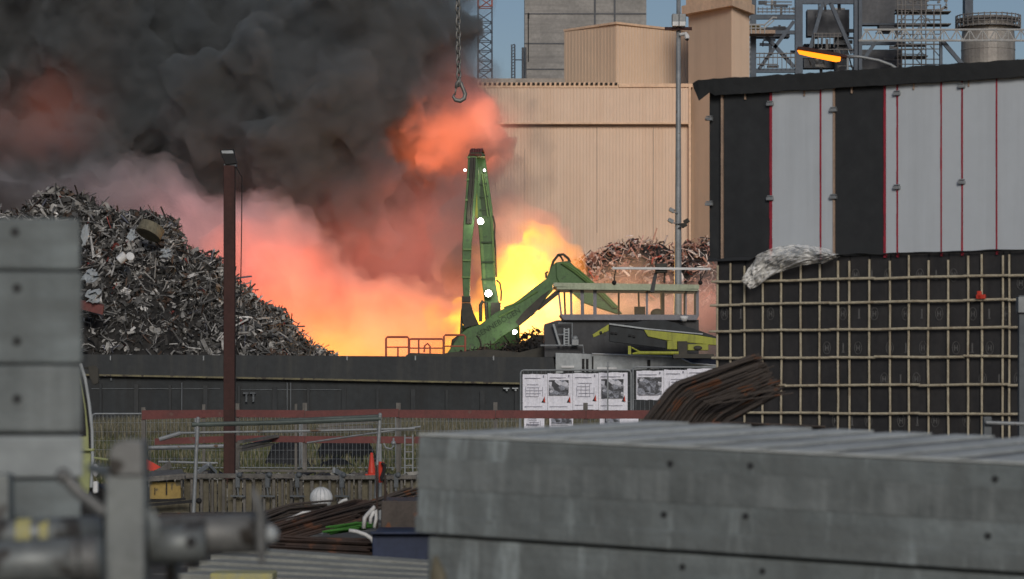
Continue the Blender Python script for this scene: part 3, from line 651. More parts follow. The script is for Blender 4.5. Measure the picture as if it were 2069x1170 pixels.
for px in list(range(200, 1050, 70)):
    m = MB(); m.box((P(px, 0, DB).x, DB+.15, .8), (P(px+(9 if (px//70) % 2 else 5), 0, DB).x, DB+.4, P(0, 770+(px-160)*.018, DB).z-.15)); obj('hull_frame', m, 'hull_dark', bg_)
m = MB()
for px in (366, 579, 586): m.box((P(px, 0, DB).x, DB+.1, 1.0), (P(px+2, 0, DB).x, DB+.42, P(0, 770, DB).z-.1))
m.box(P(185, 786, DB+.28), P(445, 784.6, DB+.4)); m.box(P(480, 788, DB+.28), P(700, 786.8, DB+.4))
for px in (223, 519): m.box(P(px, 769, DB+.2), P(px+4, 764, DB+.4))
obj('hull_seam', m, 'galv_dark', bg_)
for px in (498, 512, 1024, 1042):
    m = MB(); m.box(P(px-7, 793 if px < 600 else 783.5, DB), P(px+5, 796 if px < 600 else 786, DB+.3)); m.bar(P(px, 796 if px < 600 else 786, DB+.1), P(px, 812 if px < 600 else 790, DB+.1), .12, .12); obj('bollard', m, 'ship_pale' if px > 600 else 'galv_dark', bg_)
for px in (222, 410, 838, 996, 700):
    m = MB(); m.box(P(px, 728, DB-.1), P(px+2.5, 719, DB+.02)); obj('deck_eye', m, 'galv', bg_)
m = MB()
def rail_frame(mb, px0, px1, py0, py1, d, r, mids=1, posts=2):
    mb.tube([P(px0, py1, d), P(px0, py0+3, d), P(px0+3, py0, d), P(px1-3, py0, d), P(px1, py0+3, d), P(px1, py1, d)], r, 6)
    for k in range(1, mids+1): py = py0+(py1-py0)*k/(mids+1); mb.tube([P(px0, py, d), P(px1, py, d)], r*.8, 6)
rail_frame(m, 780, 826, 681, 722, DB+5, .075, 1); rail_frame(m, 827, 896, 685, 722, DB+5, .07, 1); m.tube([P(846, 722, DB+5), P(846, 685, DB+5)], .06, 6); m.tube([P(857, 712, DB+5), P(858, 699, DB+5), P(864, 694, DB+5), P(869, 700, DB+5), P(869, 714, DB+5)], .06, 6)
rail_frame(m, 897, 940, 677, 722, DB+6, .07, 1); m.tube([P(804, 722, DB+5), P(804, 702, DB+5)], .06, 6)
obj('deck_railing', m, 'mast_red', bg_)  # red colour stands in for the fire's light on the railing
m = MB(); m.prism([P(a, b, DB+4) for a, b in ((820, 718), (830, 713), (895, 715), (908, 712), (985, 706), (1050, 712), (1100, 700), (1122, 716), (1122, 724), (820, 724))], (0, 3, 0)); obj('hatch_cover', m, 'machine_dark', bg_)
# superstructure
DW = 197.0
m = MB(); m.prism([P(a, b, DW) for a, b in ((1100, 655), (1126, 647), (1412, 646), (1412, 720), (1100, 722))], (0, 5, 0)); obj('superstructure', m, 'ship_grey', bg_, bevel=.03)
m = MB(); m.prism([P(a, b, DW-1.2) for a, b in ((1122.6, 713), (1172, 714.5), (1195, 715.5), (1362, 721.5), (1378, 726), (1397, 735), (1420, 738), (1449, 739), (1449, 800), (1122.6, 800))], (0, 1.0, 0)); dk = obj('bulwark', m, 'ship_pale', bg_, bevel=.03)
for a, b, y0, y1 in ((1176, 1181, 725, 752), (1184, 1189, 725, 752), (1196, 1199, 720, 752), (1308, 1314, 727, 746), (1138, 1160, 748, 753)):
    m = MB(); m.box(P(a, y1, DW-1.28), P(b, y0, DW-1.15)); obj('slot_opening', m, 'near_black', dk)
m = MB()
for a, b in (((1134, 741), (1160, 741)), ((1206, 744), (1246, 744))): m.bar(P(*a, DW-1.25), P(*b, DW-1.25), .1, .14)
m.tube([P(1196, 715, DW-1.25), P(1362, 721, DW-1.25), P(1378, 725.5, DW-1.25), P(1397, 734.5, DW-1.25), P(1449, 738.5, DW-1.25)], .06, 5)
obj('moulding', m, 'white_paint', dk)
m = MB(); m.prism([P(a, b, DW-1.1) for a, b in ((1365, 718), (1449, 720), (1449, 738), (1420, 737), (1397, 733), (1380, 726))], (0, .5, 0)); obj('deck_cover', m, 'blue_box', bg_)
# wheelhouse: open glazed cabin one can see through
wh = obj('wheelhouse', MB().prism([P(a, b, DW-.4) for a, b in ((1131, 635), (1413, 636), (1408, 647), (1139, 647))], (0, 4.6, 0)), 'cabin_grey', bg_, bevel=.03)
m = MB(); m.prism([P(a, b, DW-.9) for a, b in ((1118, 571), (1413, 575), (1413, 584), (1300, 585), (1200, 583), (1119, 579))], (0, 5.6, 0)); m.prism([P(a, b, DW-.95) for a, b in ((1124, 580), (1411, 585), (1411, 588), (1126, 585))], (0, 5.5, 0)); obj('wheelhouse_roof', m, 'cabin_roof', wh, bevel=.03)
for a, b, wpx in (((1128, 583), (1134, 637), 4), ((1153.5, 584), (1154.5, 636), 5), ((1176, 584), (1177, 636), 7), ((1202, 585), (1202, 640), 7), ((1307, 586), (1307, 638), 4.5), ((1386, 586), (1386, 636), 3), ((1409, 586), (1409, 638), 6)):
    m = MB(); m.bar(P(*a, DW-.3), P(*b, DW-.3), S(wpx, DW), .16); obj('window_post', m, 'cabin_grey', wh)
for a, b, wpx in (((1140, 585), (1142, 636), 4), ((1250, 585), (1250, 636), 4), ((1335, 586), (1336, 636), 3), ((1404, 586), (1404, 636), 4)):
    m = MB(); m.bar(P(*a, DW+3.9), P(*b, DW+3.9), S(wpx, DW), .16); obj('window_post', m, 'machine_dark', wh)
gm, gnt, gout = newmat('cabin_glass'); tb_ = gnt.nodes.new('ShaderNodeBsdfTransparent'); gl = gnt.nodes.new('ShaderNodeBsdfGlossy'); gl.inputs[1].default_value = .05; mx = gnt.nodes.new('ShaderNodeMixShader'); mx.inputs[0].default_value = .07
tb_.inputs[0].default_value = (.86, .9, .88, 1); gnt.links.new(tb_.outputs[0], mx.inputs[1]); gnt.links.new(gl.outputs[0], mx.inputs[2]); gnt.links.new(mx.outputs[0], gout.inputs[0]); MATS['cabin_glass'] = gm
for a, b in ((1131, 1151), (1157, 1173), (1180, 1198), (1206, 1304), (1310, 1384), (1388, 1405)):
    m = MB(); m.add([P(a, 636, DW-.25), P(b, 636, DW-.25), P(b, 585, DW-.25), P(a, 585, DW-.25)], [[0, 1, 2, 3]]); obj('window_pane', m, 'cabin_glass', wh)
m = MB(); m.box(P(1282, 636, DW+1), P(1303, 620, DW+1.6)); m.bar(P(1291, 622, DW+1.3), P(1290, 590, DW+1.3), .12, .12); m.box(P(1336, 636, DW+1), P(1342, 590, DW+1.5)); m.bar(P(1384, 636, DW+2), P(1384, 590, DW+2), .2, .2); obj('console', m, 'near_black', wh)
m = MB(); m.ball(P(1328, 634, DW+1.4), .36, 1.3, 1, 1); m.bar(P(1319, 590, DW+.4), P(1322, 560, DW+.4), .2, .2); obj('seat', m, 'machine_dark', wh)
m = MB(); m.prism([P(a, b, DW-1) for a, b in ((1313, 590), (1320, 560), (1325, 545), (1329, 548), (1322, 590))], (0, .5, 0)); mast_ = obj('radar_mast', m, 'ship_grey', wh)
m = MB(); m.box(P(1324, 551, DW-1.3), P(1347, 533, DW-.5)); m.bar(P(1343, 551, DW-.9), P(1342, 572, DW-.9), .12, .12); obj('radar_drive', m, 'machine_dark', mast_, bevel=.05)
m = MB(); m.bar(P(1237, 542, DW-1.45), P(1436, 543.5, DW-1.45), .18, .16); obj('radar_scanner', m, 'white_paint', mast_, bevel=.02)
for px in (1241, 1415):
    m = MB(); m.bar(P(px, 576, DW-.9), P(px+1, 553, DW-.9), .08, .08); m.ball(P(px, 571, DW-.9), .16); m.bar(P(px, 568, DW-.9), P(px+(12 if px > 1300 else 3), 545, DW-.9), .05, .05); obj('horn_post', m, 'near_black', wh)
m = MB(); lathe(m, P(1382, 0, DW-1.2).x, DW-1.2, [(.02, P(0, 651, DW).z), (.2, P(0, 649.5, DW).z), (.29, P(0, 644, DW).z), (.30, P(0, 640, DW).z)], 18); obj('antenna_dish', m, 'white_paint', wh, smooth=True)
m = MB()
for px in (1140, 1149): m.tube([P(px, 698, DW-.5), P(px, 663, DW-.5)], .06, 6)
for k in range(6): m.tube([P(1140, 694-k*5.5, DW-.5), P(1149, 694-k*5.5, DW-.5)], .05, 6)
m.tube([P(1118, 655, DW-.4), P(1131, 698, DW-.4)], .09, 6); obj('ladder', m, 'ship_pale', bg_)
m = MB(); m.tube([P(1128, 653, DW-.5), P(1156, 653, DW-.5), P(1156, 697, DW-.5)], .05, 6); obj('handrail', m, 'galv', bg_); m = MB(); m.tube([P(1092, 698, DW-.6), P(1178, 698, DW-.6), P(1179, 714, DW-.6)], .06, 6); m.tube([P(1128, 676, DW-.5), P(1140, 676, DW-.5)], .05, 6); obj('handrail', m, 'galv', bg_)
m = MB(); m.ball(P(1162, 684, DW-.6), .2); m.box(P(1155, 698, DW-.8), P(1169, 686, DW-.3)); obj('vent_cowl', m, 'galv', bg_, bevel=.04)
# folded deck crane
fc = thing('folded_crane', 'folded lime yellow deck crane lying in front of the wheelhouse', 'crane', P(1378, 716, 193))
DC = 193
m = MB(); m.prism([P(a, b, DC) for a, b in ((1301, 666), (1408, 677), (1449, 684), (1520, 695), (1520, 710), (1449, 698), (1348, 688), (1309, 680))], (0, .8, 0)); obj('main_arm', m, 'lime', fc, bevel=.03)
m = MB(); m.prism([P(a, b, DC+.1) for a, b in ((1231, 654), (1260, 655), (1303, 664), (1303, 668), (1310, 681), (1345, 689), (1345, 704), (1231, 690))], (0, .6, 0)); m.prism([P(a, b, DC+.2) for a, b in ((1262, 655), (1300, 648), (1345, 647), (1408, 666), (1449, 681), (1449, 684), (1408, 677), (1303, 665))], (0, .7, 0)); obj('arm_cover', m, 'hull_plate', fc, bevel=.03)
m = MB(); m.bar(P(1231, 654.5, DC), P(1303, 664, DC), .1, .1); m.bar(P(1303, 664, DC), P(1420, 675, DC), .06, .08); obj('cover_edge', m, 'ship_pale', fc)
m = MB(); m.prism([P(a, b, DC-.1) for a, b in ((1197, 676), (1230, 655), (1230, 668), (1216, 675), (1199, 682))], (0, .5, 0)); tip = obj('tip_arm', m, 'lime', fc, bevel=.03)
m = MB(); m.ball(P(1214, 672, DC-.15), .1); m.box(P(1220, 679, DC-.1), P(1224, 671, DC+.1)); obj('pivot_pin', m, 'machine_dark', tip)
m = MB()
for a, y in ((1234, 672), (1242, 673), (1270, 677), (1278, 679)): m.bar(P(a, y, DC), P(a+6, y+1, DC), .08, .12)
obj('cover_hinge', m, 'near_black', fc)
m = MB(); m.box(P(1348, 706, DC-.1), P(1367, 689, DC+.7)); m.box(P(1389, 708, DC-.1), P(1430, 696, DC+.7)); obj('valve_block', m, 'lime', fc, bevel=.04)
m = MB(); m.box(P(1369, 722, DC-.2), P(1387, 690, DC+.8)); m.box(P(1360, 724, DC-.3), P(1440, 716, DC+1)); m.ball(P(1410, 703, DC-.12), .2, 1.5, .4, .8); obj('slew_base', m, 'machine_dark', fc, bevel=.04)
m = MB(); m.tube([P(1278, 715, DC-.2), P(1290, 713, DC-.2), P(1371, 713.5, DC-.2)], [.06, .12, .12], 8); m.tube([P(1276, 702, DC-.2), P(1295, 712, DC-.2)], .05, 6); m.bar(P(1272, 716, DC-.1), P(1272, 699, DC-.1), .2, .2); obj('outrigger_ram', m, 'lime', fc)

# ------------------------------------------------------------------ lighting mast by the hall
lm = thing('lighting_mast', 'tall slim grey lighting mast with rusty crossbar in front of the beige hall', 'light mast', P(1370, 858, 214))
DL = 214
m = MB(); m.tube([(P(1370, 0, DL).x, DL, 0), P(1369.5, 640, DL), P(1370.5, 300, DL), P(1371, -10, DL)], [S(9, DL), S(8, DL), S(5.5, DL), S(4.2, DL)], 12); obj('pole', m, 'galv', lm, smooth=True)
m = MB(); m.bar(P(1343, 58, DL-.3), P(1398, 58, DL-.3), .25, .22); cb = obj('crossbar', m, 'rust_post', lm)
for px, wd in ((1365, 1), (1379, 1)):
    m = MB(); m.box(P(px-7, 50, DL-.8), P(px+6, 30, DL-.1)); fl = obj('floodlight', m, 'galv', lm, bevel=.06)
    m = MB(); m.box(P(px-6, 52, DL-.84), P(px+5, 46, DL-.15)); obj('lens', m, 'white_paint', fl)
m = MB(); m.tube([P(1374, 70, DL-.3), P(1386, 68, DL-.5), P(1388, 74, DL-.6), P(1389, 79, DL-.7)], [.12, .14, .2, .14], 8); obj('camera_arm', m, 'white_paint', lm)
m = MB(); m.ball(P(1388, 78, DL-.6), .16); obj('security_camera', m, 'near_black', lm)
for (px, py, s_) in ((1360, 449, -1), (1382, 450, 1), (1362, 428, -1), (1377, 458, 1)):
    m = MB(); c = P(px, py, DL-.5); m.bar(c, c+Vector((s_*.35, -.1, .2)), .25, .3); m.bar(c-Vector((0, 0, .05)), P(1370, py+3, DL-.3), .08, .08); obj('spotlight', m, 'galv' if s_ < 0 else 'machine_dark', lm, bevel=.05)
# lit street lamp
sl = thing('street_lamp', 'lit orange street lamp on a curved arm above the black roof edge', 'street lamp', P(1818, 865, 90))
q = P(1818, 138, 90); m = MB(); m.tube([(q.x+.6, 90, 0), (q.x+.6, 90, q.z-.9), (q.x+.35, 90, q.z-.3), P(1800, 131, 90), P(1775, 122, 90), P(1740, 115, 90), P(1708, 113, 90)], [.09, .06, .05, .05, .048, .045, .04], 10); obj('pole', m, 'galv', sl, smooth=True)
m = MB(); m.prism([P(a, b, 89.87) for a, b in ((1610, 100), (1613, 94), (1630, 95), (1690, 106), (1712, 112), (1712, 117), (1690, 113), (1612, 99))], (0, .26, 0)); lh = obj('lamp_head', m, 'rust_post', sl, bevel=.01)
m = MB(); m.prism([P(a, b, 89.9) for a, b in ((1612, 101), (1690, 113.5), (1699, 115), (1698, 123), (1690, 124), (1640, 114), (1616, 108))], (0, .2, 0)); obj('lamp_glass', m, 'lamp_orange', lh, bevel=.01)

# ------------------------------------------------------------------ hanging chain
ch = thing('crane_chain', 'heavy lifting chain with a hook hanging down in front of the black smoke', 'chain', P(927, 200, 70))
m = MB(); dch = 70; n = 0; py = 165
while py > -40:
    c = P(927-(165-py)*.012, py, dch); rr_ = S(4.6, dch); hh = S(9.5, dch)
    pts = []
    for k in range(12):
        a = 2*math.pi*k/12; xx = rr_*math.cos(a); zz = hh*math.sin(a)
        ang = R(35) if n % 2 else R(-55); pts.append(c+Vector((xx*math.cos(ang), xx*math.sin(ang), zz)))
    m.tube(pts, S(2.0, dch), 6, closed=True); py -= 13.5; n += 1
obj('chain_links', m, 'steel_hook', ch, smooth=True)
m = MB(); m.tube([P(921, 178, dch), P(924, 168, dch), P(927, 164, dch), P(931, 168, dch), P(936, 180, dch), P(940, 190, dch), P(938, 199, dch), P(930, 204, dch), P(920, 202, dch), P(916, 196, dch), P(917, 190, dch)], [S(k, dch) for k in (3, 4, 4.5, 4, 3.6, 4.2, 4.4, 4.6, 4, 3, 1.5)], 10); m.tube([P(922, 176, dch), P(919, 192, dch)], S(1.6, dch), 8); obj('hook', m, 'steel_hook', ch, smooth=True)

# ------------------------------------------------------------------ brown post with floodlight
DP = 62
bp_ = thing('floodlight_post', 'tall square brown post with a small floodlight on top in front of the scrap heap', 'post', P(463, 989, DP))
q = P(463, 0, DP); wp = S(11.5, DP)
m = MB(); m.box((q.x-wp*.9, DP-wp, 0), (q.x+wp*1.05, DP+wp, P(0, 335, DP).z)); obj('post', m, 'rust_post', bp_, bevel=.012)
m = MB(); m.prism([P(a, b, DP-.15) for a, b in ((444, 303), (472, 301), (478, 330), (456, 333), (449, 318))], (0, .14, 0)); fh = obj('floodlight', m, 'near_black', bp_, bevel=.01)
m = MB(); m.add([P(449, 310, DP-.158), P(472, 310, DP-.158), P(470, 304, DP-.158), P(447, 304.5, DP-.158)], [[0, 1, 2, 3]]); obj('lens', m, 'ship_pale', fh)
m = MB(); m.tube([P(455, 333, DP), P(457, 327, DP-.1), P(470, 326, DP-.1), P(474, 334, DP)], .03, 6); m.box(P(452, 336, DP-.1), P(479, 333, DP+.1)); obj('bracket', m, 'galv_dark', bp_)
m = MB(); m.tube([P(477, 338, DP), P(489, 358, DP), P(488, 480, DP), P(486, 590, DP), P(476, 720, DP), P(474, 900, DP)], .012, 6); obj('cable', m, 'near_black', bp_)

# ------------------------------------------------------------------ grass bank
def make_grass():
    V = []; Fc = []; C = []
    def tuft_field(n, xpx0, xpx1, y0, y1, hmin, hmax, pal, clump):
        for _ in range(n):
            y = y0+(y1-y0)*rng.random(); x = (xpx0+(xpx1-xpx0)*rng.random()-CX)/F*y
            k = mnoise.noise(Vector((x*clump, y*clump*.6, 1.7)))
            if k < -.15 and rng.random() < .7: continue
            hh = hmin+(hmax-hmin)*rng.random()*(0.7+.8*max(k, 0)); wd = .012+.018*rng.random()
            lean = Vector((rng.normal(0, .22), rng.normal(0, .1), 0))*hh; a = rng.uniform(0, 3.14); e = Vector((math.cos(a), math.sin(a)*.5, 0))*wd
            o = len(V); b = Vector((x, y, 0)); mid = b+lean*.35+Vector((0, 0, hh*.6)); tip = b+lean+Vector((0, 0, hh))
            V.extend([b-e, b+e, mid+e*.7, mid-e*.7, tip]); Fc.append([o, o+1, o+2, o+3]); Fc.append([o+3, o+2, o+4])
            c = np.array(pal[rng.integers(len(pal))])*rng.uniform(.7, 1.3); C.extend([tuple(c*.7)]*2+[tuple(c)]*3)
    gp = [(.085, .10, .045), (.11, .115, .06), (.16, .15, .09), (.21, .195, .125), (.07, .085, .04)]
    tuft_field(26000, 100, 1320, 128, 163, .5, 1.15, [(.13, .125, .085), (.17, .16, .11), (.10, .10, .065), (.22, .20, .145)], .25)
    tuft_field(30000, 120, 1320, 82, 128, .12, .45, gp, .3)
    tuft_field(12000, 180, 860, 66, 82, .05, .22, gp, .5)
    me = bpy.data.meshes.new('grass'); me.from_pydata([tuple(v) for v in V], [], Fc); me.update()
    ca = me.color_attributes.new('Col', 'FLOAT_COLOR', 'POINT'); ca.data.foreach_set('color', np.concatenate([np.array(C), np.ones((len(C), 1))], 1).astype(np.float32).ravel())
    me.materials.append(MATS['grass_m']); o = bpy.data.objects.new('grass', me); COL.objects.link(o)
    tag(o, 'rough dry and green grass growing on the bank below the barge', 'grass', kind='stuff')
make_grass()

# ------------------------------------------------------------------ red board guard rail (d 72)
DR = 72
GR = 'posts and boards of the red guard rail'
gr = thing('red_guard_rail', 'long red board guard rail on grey timber posts across the yard', 'guard rail', P(640, 963, DR))
for a, b, y0, y1 in ((286, 477, (829, 828), (848, 842)), (477, 616, (828, 829), (843, 844)), (616, 806, (830, 826), (845, 843)), (806, 1001, (828, 829), (844, 846)), (1001, 1184, (829, 829), (845, 846)), (1184, 1420, (829, 829), (846, 846)), (1420, 1666, (829, 831), (846, 845))):
    m = MB(); m.prism([P(a+.5, y0[0], DR), P(b-.5, y0[1], DR), P(b-.5, y1[1], DR), P(a+.5, y1[0], DR)], (0, .03, 0)); obj('red_board', m, 'red_board', gr)
for a, b, y0, y1 in ((312, 477, (886, 880), (899, 893)), (477, 616, (880, 881), (893, 894)), (616, 838, (881, 882), (895, 896)), (838, 1060, (882, 883), (896, 897))):
    m = MB(); m.prism([P(a+.5, y0[0], DR), P(b-.5, y0[1], DR), P(b-.5, y1[1], DR), P(a+.5, y1[0], DR)], (0, .03, 0)); obj('red_board', m, 'red_board', gr)
for px, y0, tw_ in ((290, 823, 8), (412, 817, 6), (479, 815, 9), (616, 814, 9), (598, 816, 5), (805, 814, 9), (1001, 813, 8), (1183, 814, 9), (1636, 812, 10)):
    m = MB(); q = P(px, 0, DR+.08); wd = S(tw_/2, DR); m.box((q.x-wd, DR+.04, 0), (q.x+wd, DR+.04+wd*2, P(0, y0, DR).z)); obj('timber_post', m, 'timber_grey', gr)
# steel mesh fence behind it
def mesh_fence(px0, px1, ytop, d, mesh_px=9, group=None, lab='', tube_mat='galv', foot=True):
    o = thing('mesh_fence_panel', lab, 'site fence', P((px0+px1)/2, HY+EYE*F/d, d), group)
    m = MB(); zb = .12; zt_ = P(0, ytop, d).z; x0, x1 = P(px0, 0, d).x, P(px1, 0, d).x; r = .08
    m.tube([(x0, d, zb), (x0, d, zt_-r), (x0+r*.3, d, zt_-r*.3), (x0+r, d, zt_), (x1-r, d, zt_), (x1-r*.3, d, zt_-r*.3), (x1, d, zt_-r), (x1, d, zb)], .024, 8); m.tube([(x0, d, zb), (x1, d, zb)], .02, 6); obj('frame', m, tube_mat, o)
    m = MB(); x = x0+.08
    while x < x1: m.tube([(x, d, zb), (x, d, zt_)], .005, 4); x += S(mesh_px, d)
    for k in range(1, 6): z = zb+(zt_-zb)*k/6; m.tube([(x0, d, z), (x1, d, z)], .005, 4)
    obj('wire_mesh', m, tube_mat, o)
    if foot:
        for x in (x0, x1):
            m = MB(); m.box((x-.12, d-.35, 0), (x+.12, d+.35, .11)); obj('foot_block', m, 'concrete', o, bevel=.02)
    return o
DM = 76
mesh_fence(186, 395, 836, DM, 8, 'mesh fence panels behind the red rail', 'mesh fence panel left of the brown post')
mesh_fence(398, 606, 839, DM, 8, 'mesh fence panels behind the red rail', 'mesh fence panel crossing behind the brown post')
mesh_fence(610, 800, 838, DM, 8, 'mesh fence panels behind the red rail', 'mesh fence panel in front of the black tarpaulin heap')
mesh_fence(804, 1050, 832, DM, 8, 'mesh fence panels behind the red rail', 'mesh fence panel just left of the white posters')
# fence with posters
DF = 80
fa = mesh_fence(1052, 1275, 748, DF, 9, 'poster fences', 'wire fence panel carrying the row of four white posters')
fb = mesh_fence(1279, 1500, 742, DF, 9, 'poster fences', 'wire fence panel half hidden behind the rusty bar bundle')
pm, pnt, pout = newmat('site_photo')
pb = pnt.nodes.new('ShaderNodeBsdfPrincipled'); ptc = pnt.nodes.new('ShaderNodeTexCoord').outputs['Object']
vn = pnt.nodes.new('ShaderNodeTexVoronoi'); vn.inputs['Scale'].default_value = 7; pnt.links.new(mapping(pnt, ptc, (1, 1, 1.3)), vn.inputs['Vector'])
pn = noisetex(pnt, ptc, 9, 5, .7)
pf = mixc(pnt, .5, vn.outputs['Color'], pn.outputs['Color'])
pnt.links.new(ramp(pnt, pf, [(.40, (.012, .014, .02)), (.50, (.05, .055, .07)), (.55, (.30, .32, .38)), (.60, (.06, .065, .08)), (.66, (.55, .56, .62))]), pb.inputs['Base Color']); pnt.links.new(pb.outputs[0], pout.inputs[0]); MATS['site_photo'] = pm
def poster(px0, px1, y0, y1, d, lab, photo=None, plan=None, mark=True):
    o = thing('poster', lab, 'poster', P((px0+px1)/2, y1, d), 'information posters on the fence')
    m = MB(); n = 8; vs = []
    for j in (0, 1):
        for i in range(n+1):
            q = P(px0+(px1-px0)*i/n, (y1, y0)[j]+random.uniform(-1, 1)*.8, d); q.y += .012*math.sin(i*1.9+j); m.v.append(q)
    for i in range(n): m.f.append([i, i+1, n+1+i+1, n+1+i])
    obj('sheet', m, 'poster', o)
    m = MB(); m.box(P(px0+4, y0+9, d-.025), P(px1-14, y0+7.6, d-.02)); m.box(P(px1-9, y0+7, d-.025), P(px1-6.5, y0+2.5, d-.02)); m.box(P(px0+4, y1-9, d-.025), P(px1-10, y1-9.8, d-.02))
    if plan:
        a, b, c, e = plan
        for k in range(5): yy = c+(e-c)*k/4; m.box(P(a+random.uniform(0, 5), yy+.7, d-.025), P(b-random.uniform(0, 9), yy-.1, d-.02))
        for k in range(5): xx = a+(b-a)*k/4; m.box(P(xx, e, d-.028), P(xx+.7, c+random.uniform(0, 9), d-.023))
    obj('print', m, 'ink_grey', o)
    if photo:
        a, b, c, e = photo; m = MB(); m.box(P(a, e, d-.03), P(b, c, d-.022)); obj('photo', m, 'site_photo', o)
    if mark:
        m = MB(); m.prism([P(px1-12, y1-18, d-.03), P(px1-5, y1-18, d-.03), P(px1-6, y1-29, d-.03)], (0, .006, 0)); obj('arrow_mark', m, 'near_black', o)
        m = MB(); m.prism([P(px1-8, y1-20, d-.04), P(px1-4, y1-17, d-.04), P(px1-5.5, y1-31, d-.04)], (0, .006, 0)); obj('arrow_edge', m, 'red_plastic', o)
ps_ = DF-.06
poster(1056, 1106, 756, 831, ps_, 'leftmost white poster with a faint line drawing', plan=(1062, 1096, 777, 801))
poster(1106.5, 1157, 755, 831, ps_, 'white poster with a dark photo, second from the left', photo=(1109, 1149, 768, 799))
poster(1157.5, 1209, 754.5, 828, ps_, 'white poster with a faint drawing between the two dark photos', plan=(1165, 1200, 774, 801))
poster(1209.5, 1268, 753, 829, ps_, 'white poster with a tall dark photo at the fence end', photo=(1215, 1260, 766, 805))
poster(1286, 1341, 749, 808, ps_, 'white poster with a wide dark photo, right of the gap', photo=(1288, 1337, 762, 797), mark=False)
poster(1341.5, 1388, 747, 808, ps_, 'white poster with faint drawing beside the rusty bars', plan=(1352, 1382, 766, 790), mark=False)
poster(1388.5, 1440, 745, 808, ps_, 'white poster mostly covered by the rusty bars', plan=(1395, 1425, 766, 790), mark=False)
poster(1059, 1100, 832, 868, ps_, 'short white sheet hanging below the leftmost poster', plan=(1064, 1092, 846, 860), mark=False)
poster(1110, 1158, 832, 868, ps_, 'short sheet with dark photo below the second poster', photo=(1114, 1156, 836, 856), mark=False)
poster(1212, 1290, 832, 868, ps_, 'short sheet with dark photos below the fourth poster', photo=(1222, 1252, 838, 856), mark=False)
gp_ = thing('sign_stake', 'thin grey stake standing before the posters', 'stake', P(1227, 955, DF-.5))
m = MB(); m.tube([P(1228, 950, DF-.5), P(1228, 731, DF-.5)], .02, 6); m.tube([P(1224, 741, DF-.5), P(1232, 741, DF-.5)], .012, 6); obj('rod', m, 'galv', gp_)

# ------------------------------------------------------------------ tube railing, planks, formwork row
DT = 47
tr = thing('tube_railing', 'grey green tube railing standing behind the timber boards', 'railing', P(580, 1050, DT))
m = MB(); m.tube([P(388, 858, DT), P(560, 854, DT), P(770, 846, DT)], .040, 10); m.tube([P(560, 850, DT+.5), P(765, 841, DT+.5)], .03, 8); obj('top_rail', m, 'rail_green', tr)
for px0, py0, px1, py1 in ((400, 846, 391, 1038), (768, 838, 759, 1010), (768, 900, 768, 1050)):
    m = MB(); m.tube([P(px0, py0, DT), P(px1, py1, DT)], .03, 10); m.ball(P(px0, py0, DT), .032); obj('upright', m, 'galv', tr)
m = MB(); m.tube([P(400, 874, DT+.1), P(610, 871, DT+.1), P(838, 866, DT+.1)], .018, 8); m.tube([P(620, 895, DT+1), P(720, 880, DT+1), P(850, 862, DT+1)], .016, 8); obj('mid_rail', m, 'galv', tr)
fw = thing('timber_formwork_row', 'low row of upright grey formwork boards under a weathered top beam', 'formwork', P(570, 1034, 50))
DFw = 50
m = MB(); px = 302
while px < 838:
    wdt = random.uniform(15, 20); q0 = P(px, 1035, DFw+random.uniform(0, .05)); q1 = P(px+wdt-1.5, 968+random.uniform(-1, 2), DFw+.1); m.box((q0.x, q0.y, 0), (q1.x, q0.y+.05, q1.z)); px += wdt
obj('board', m, 'timber_tan', fw)
m = MB(); px = 385
while px < 838:
    q = P(px, 0, DFw-.06); m.box((q.x, DFw-.08, 0), (q.x+S(random.uniform(4, 6.5), DFw), DFw-.005, P(0, 967, DFw).z)); px += random.uniform(17, 23)
obj('stud', m, 'timber_grey', fw)
m = MB(); m.bar(P(376, 961, DFw-.06), P(600, 962, DFw-.06), .16, S(9, DFw)); m.bar(P(601, 965, DFw-.06), P(842, 964, DFw-.06), .16, S(8, DFw)); m.bar(P(480, 951, DFw+.4), P(672, 952, DFw+.4), .05, .045); obj('top_beam', m, 'timber_grey', fw, bevel=.008)
for px in (480, 540, 600, 690, 800):
    m = MB(); m.box(P(px-4, 985, DFw-.16), P(px+5, 957, DFw-.1)); m.bar(P(px-14, 1002, DFw-.14), P(px+16, 1003, DFw-.14), .04, .03)
    m.ball(P(px+4, 960, DFw-.15), .05); m.bar(P(px, 985, DFw-.13), P(px+2, 1003, DFw-.13), .03, .03); obj('clamp', m, 'galv_dark', fw)
yb = thing('formwork_crate', 'low crate with yellow plywood side at the left end of the board row', 'crate', P(332, 1040, 49))
m = MB(); m.box(P(303, 1008, 49), P(366, 974, 49.06)); obj('side_panel', m, 'panel_yellow', yb)
m = MB(); m.bar(P(296, 970, 48.95), P(374, 964, 48.95), .2, .05); m.box(P(365, 985, 48.9), P(371, 964, 49.1)); m.box(P(290, 1038, 48.9), P(300, 966, 49.1)); m.prism([P(300, 968, 49.2), P(372, 962, 49.2), P(368, 952, 50.4), P(306, 956, 50.4)], (0, 0, .04)); obj('frame', m, 'timber_grey', yb)
m = MB(); m.bar(P(294, 1014, 48.8), P(375, 1008, 48.8), .04, .04); m.bar(P(294, 1021, 48.8), P(400, 1012, 48.8), .05, .05); m.ball(P(402, 1012, 48.8), .05); m.box(P(312, 1000, 48.97), P(313.5, 985, 48.99)); m.box(P(335, 1000, 48.97), P(338, 976, 48.99)); obj('tie_rod', m, 'near_black', yb)
m = MB(); m.box(P(300, 1040, 49.1), P(385, 1009, 49.3)); obj('base', m, 'timber_tan', yb)
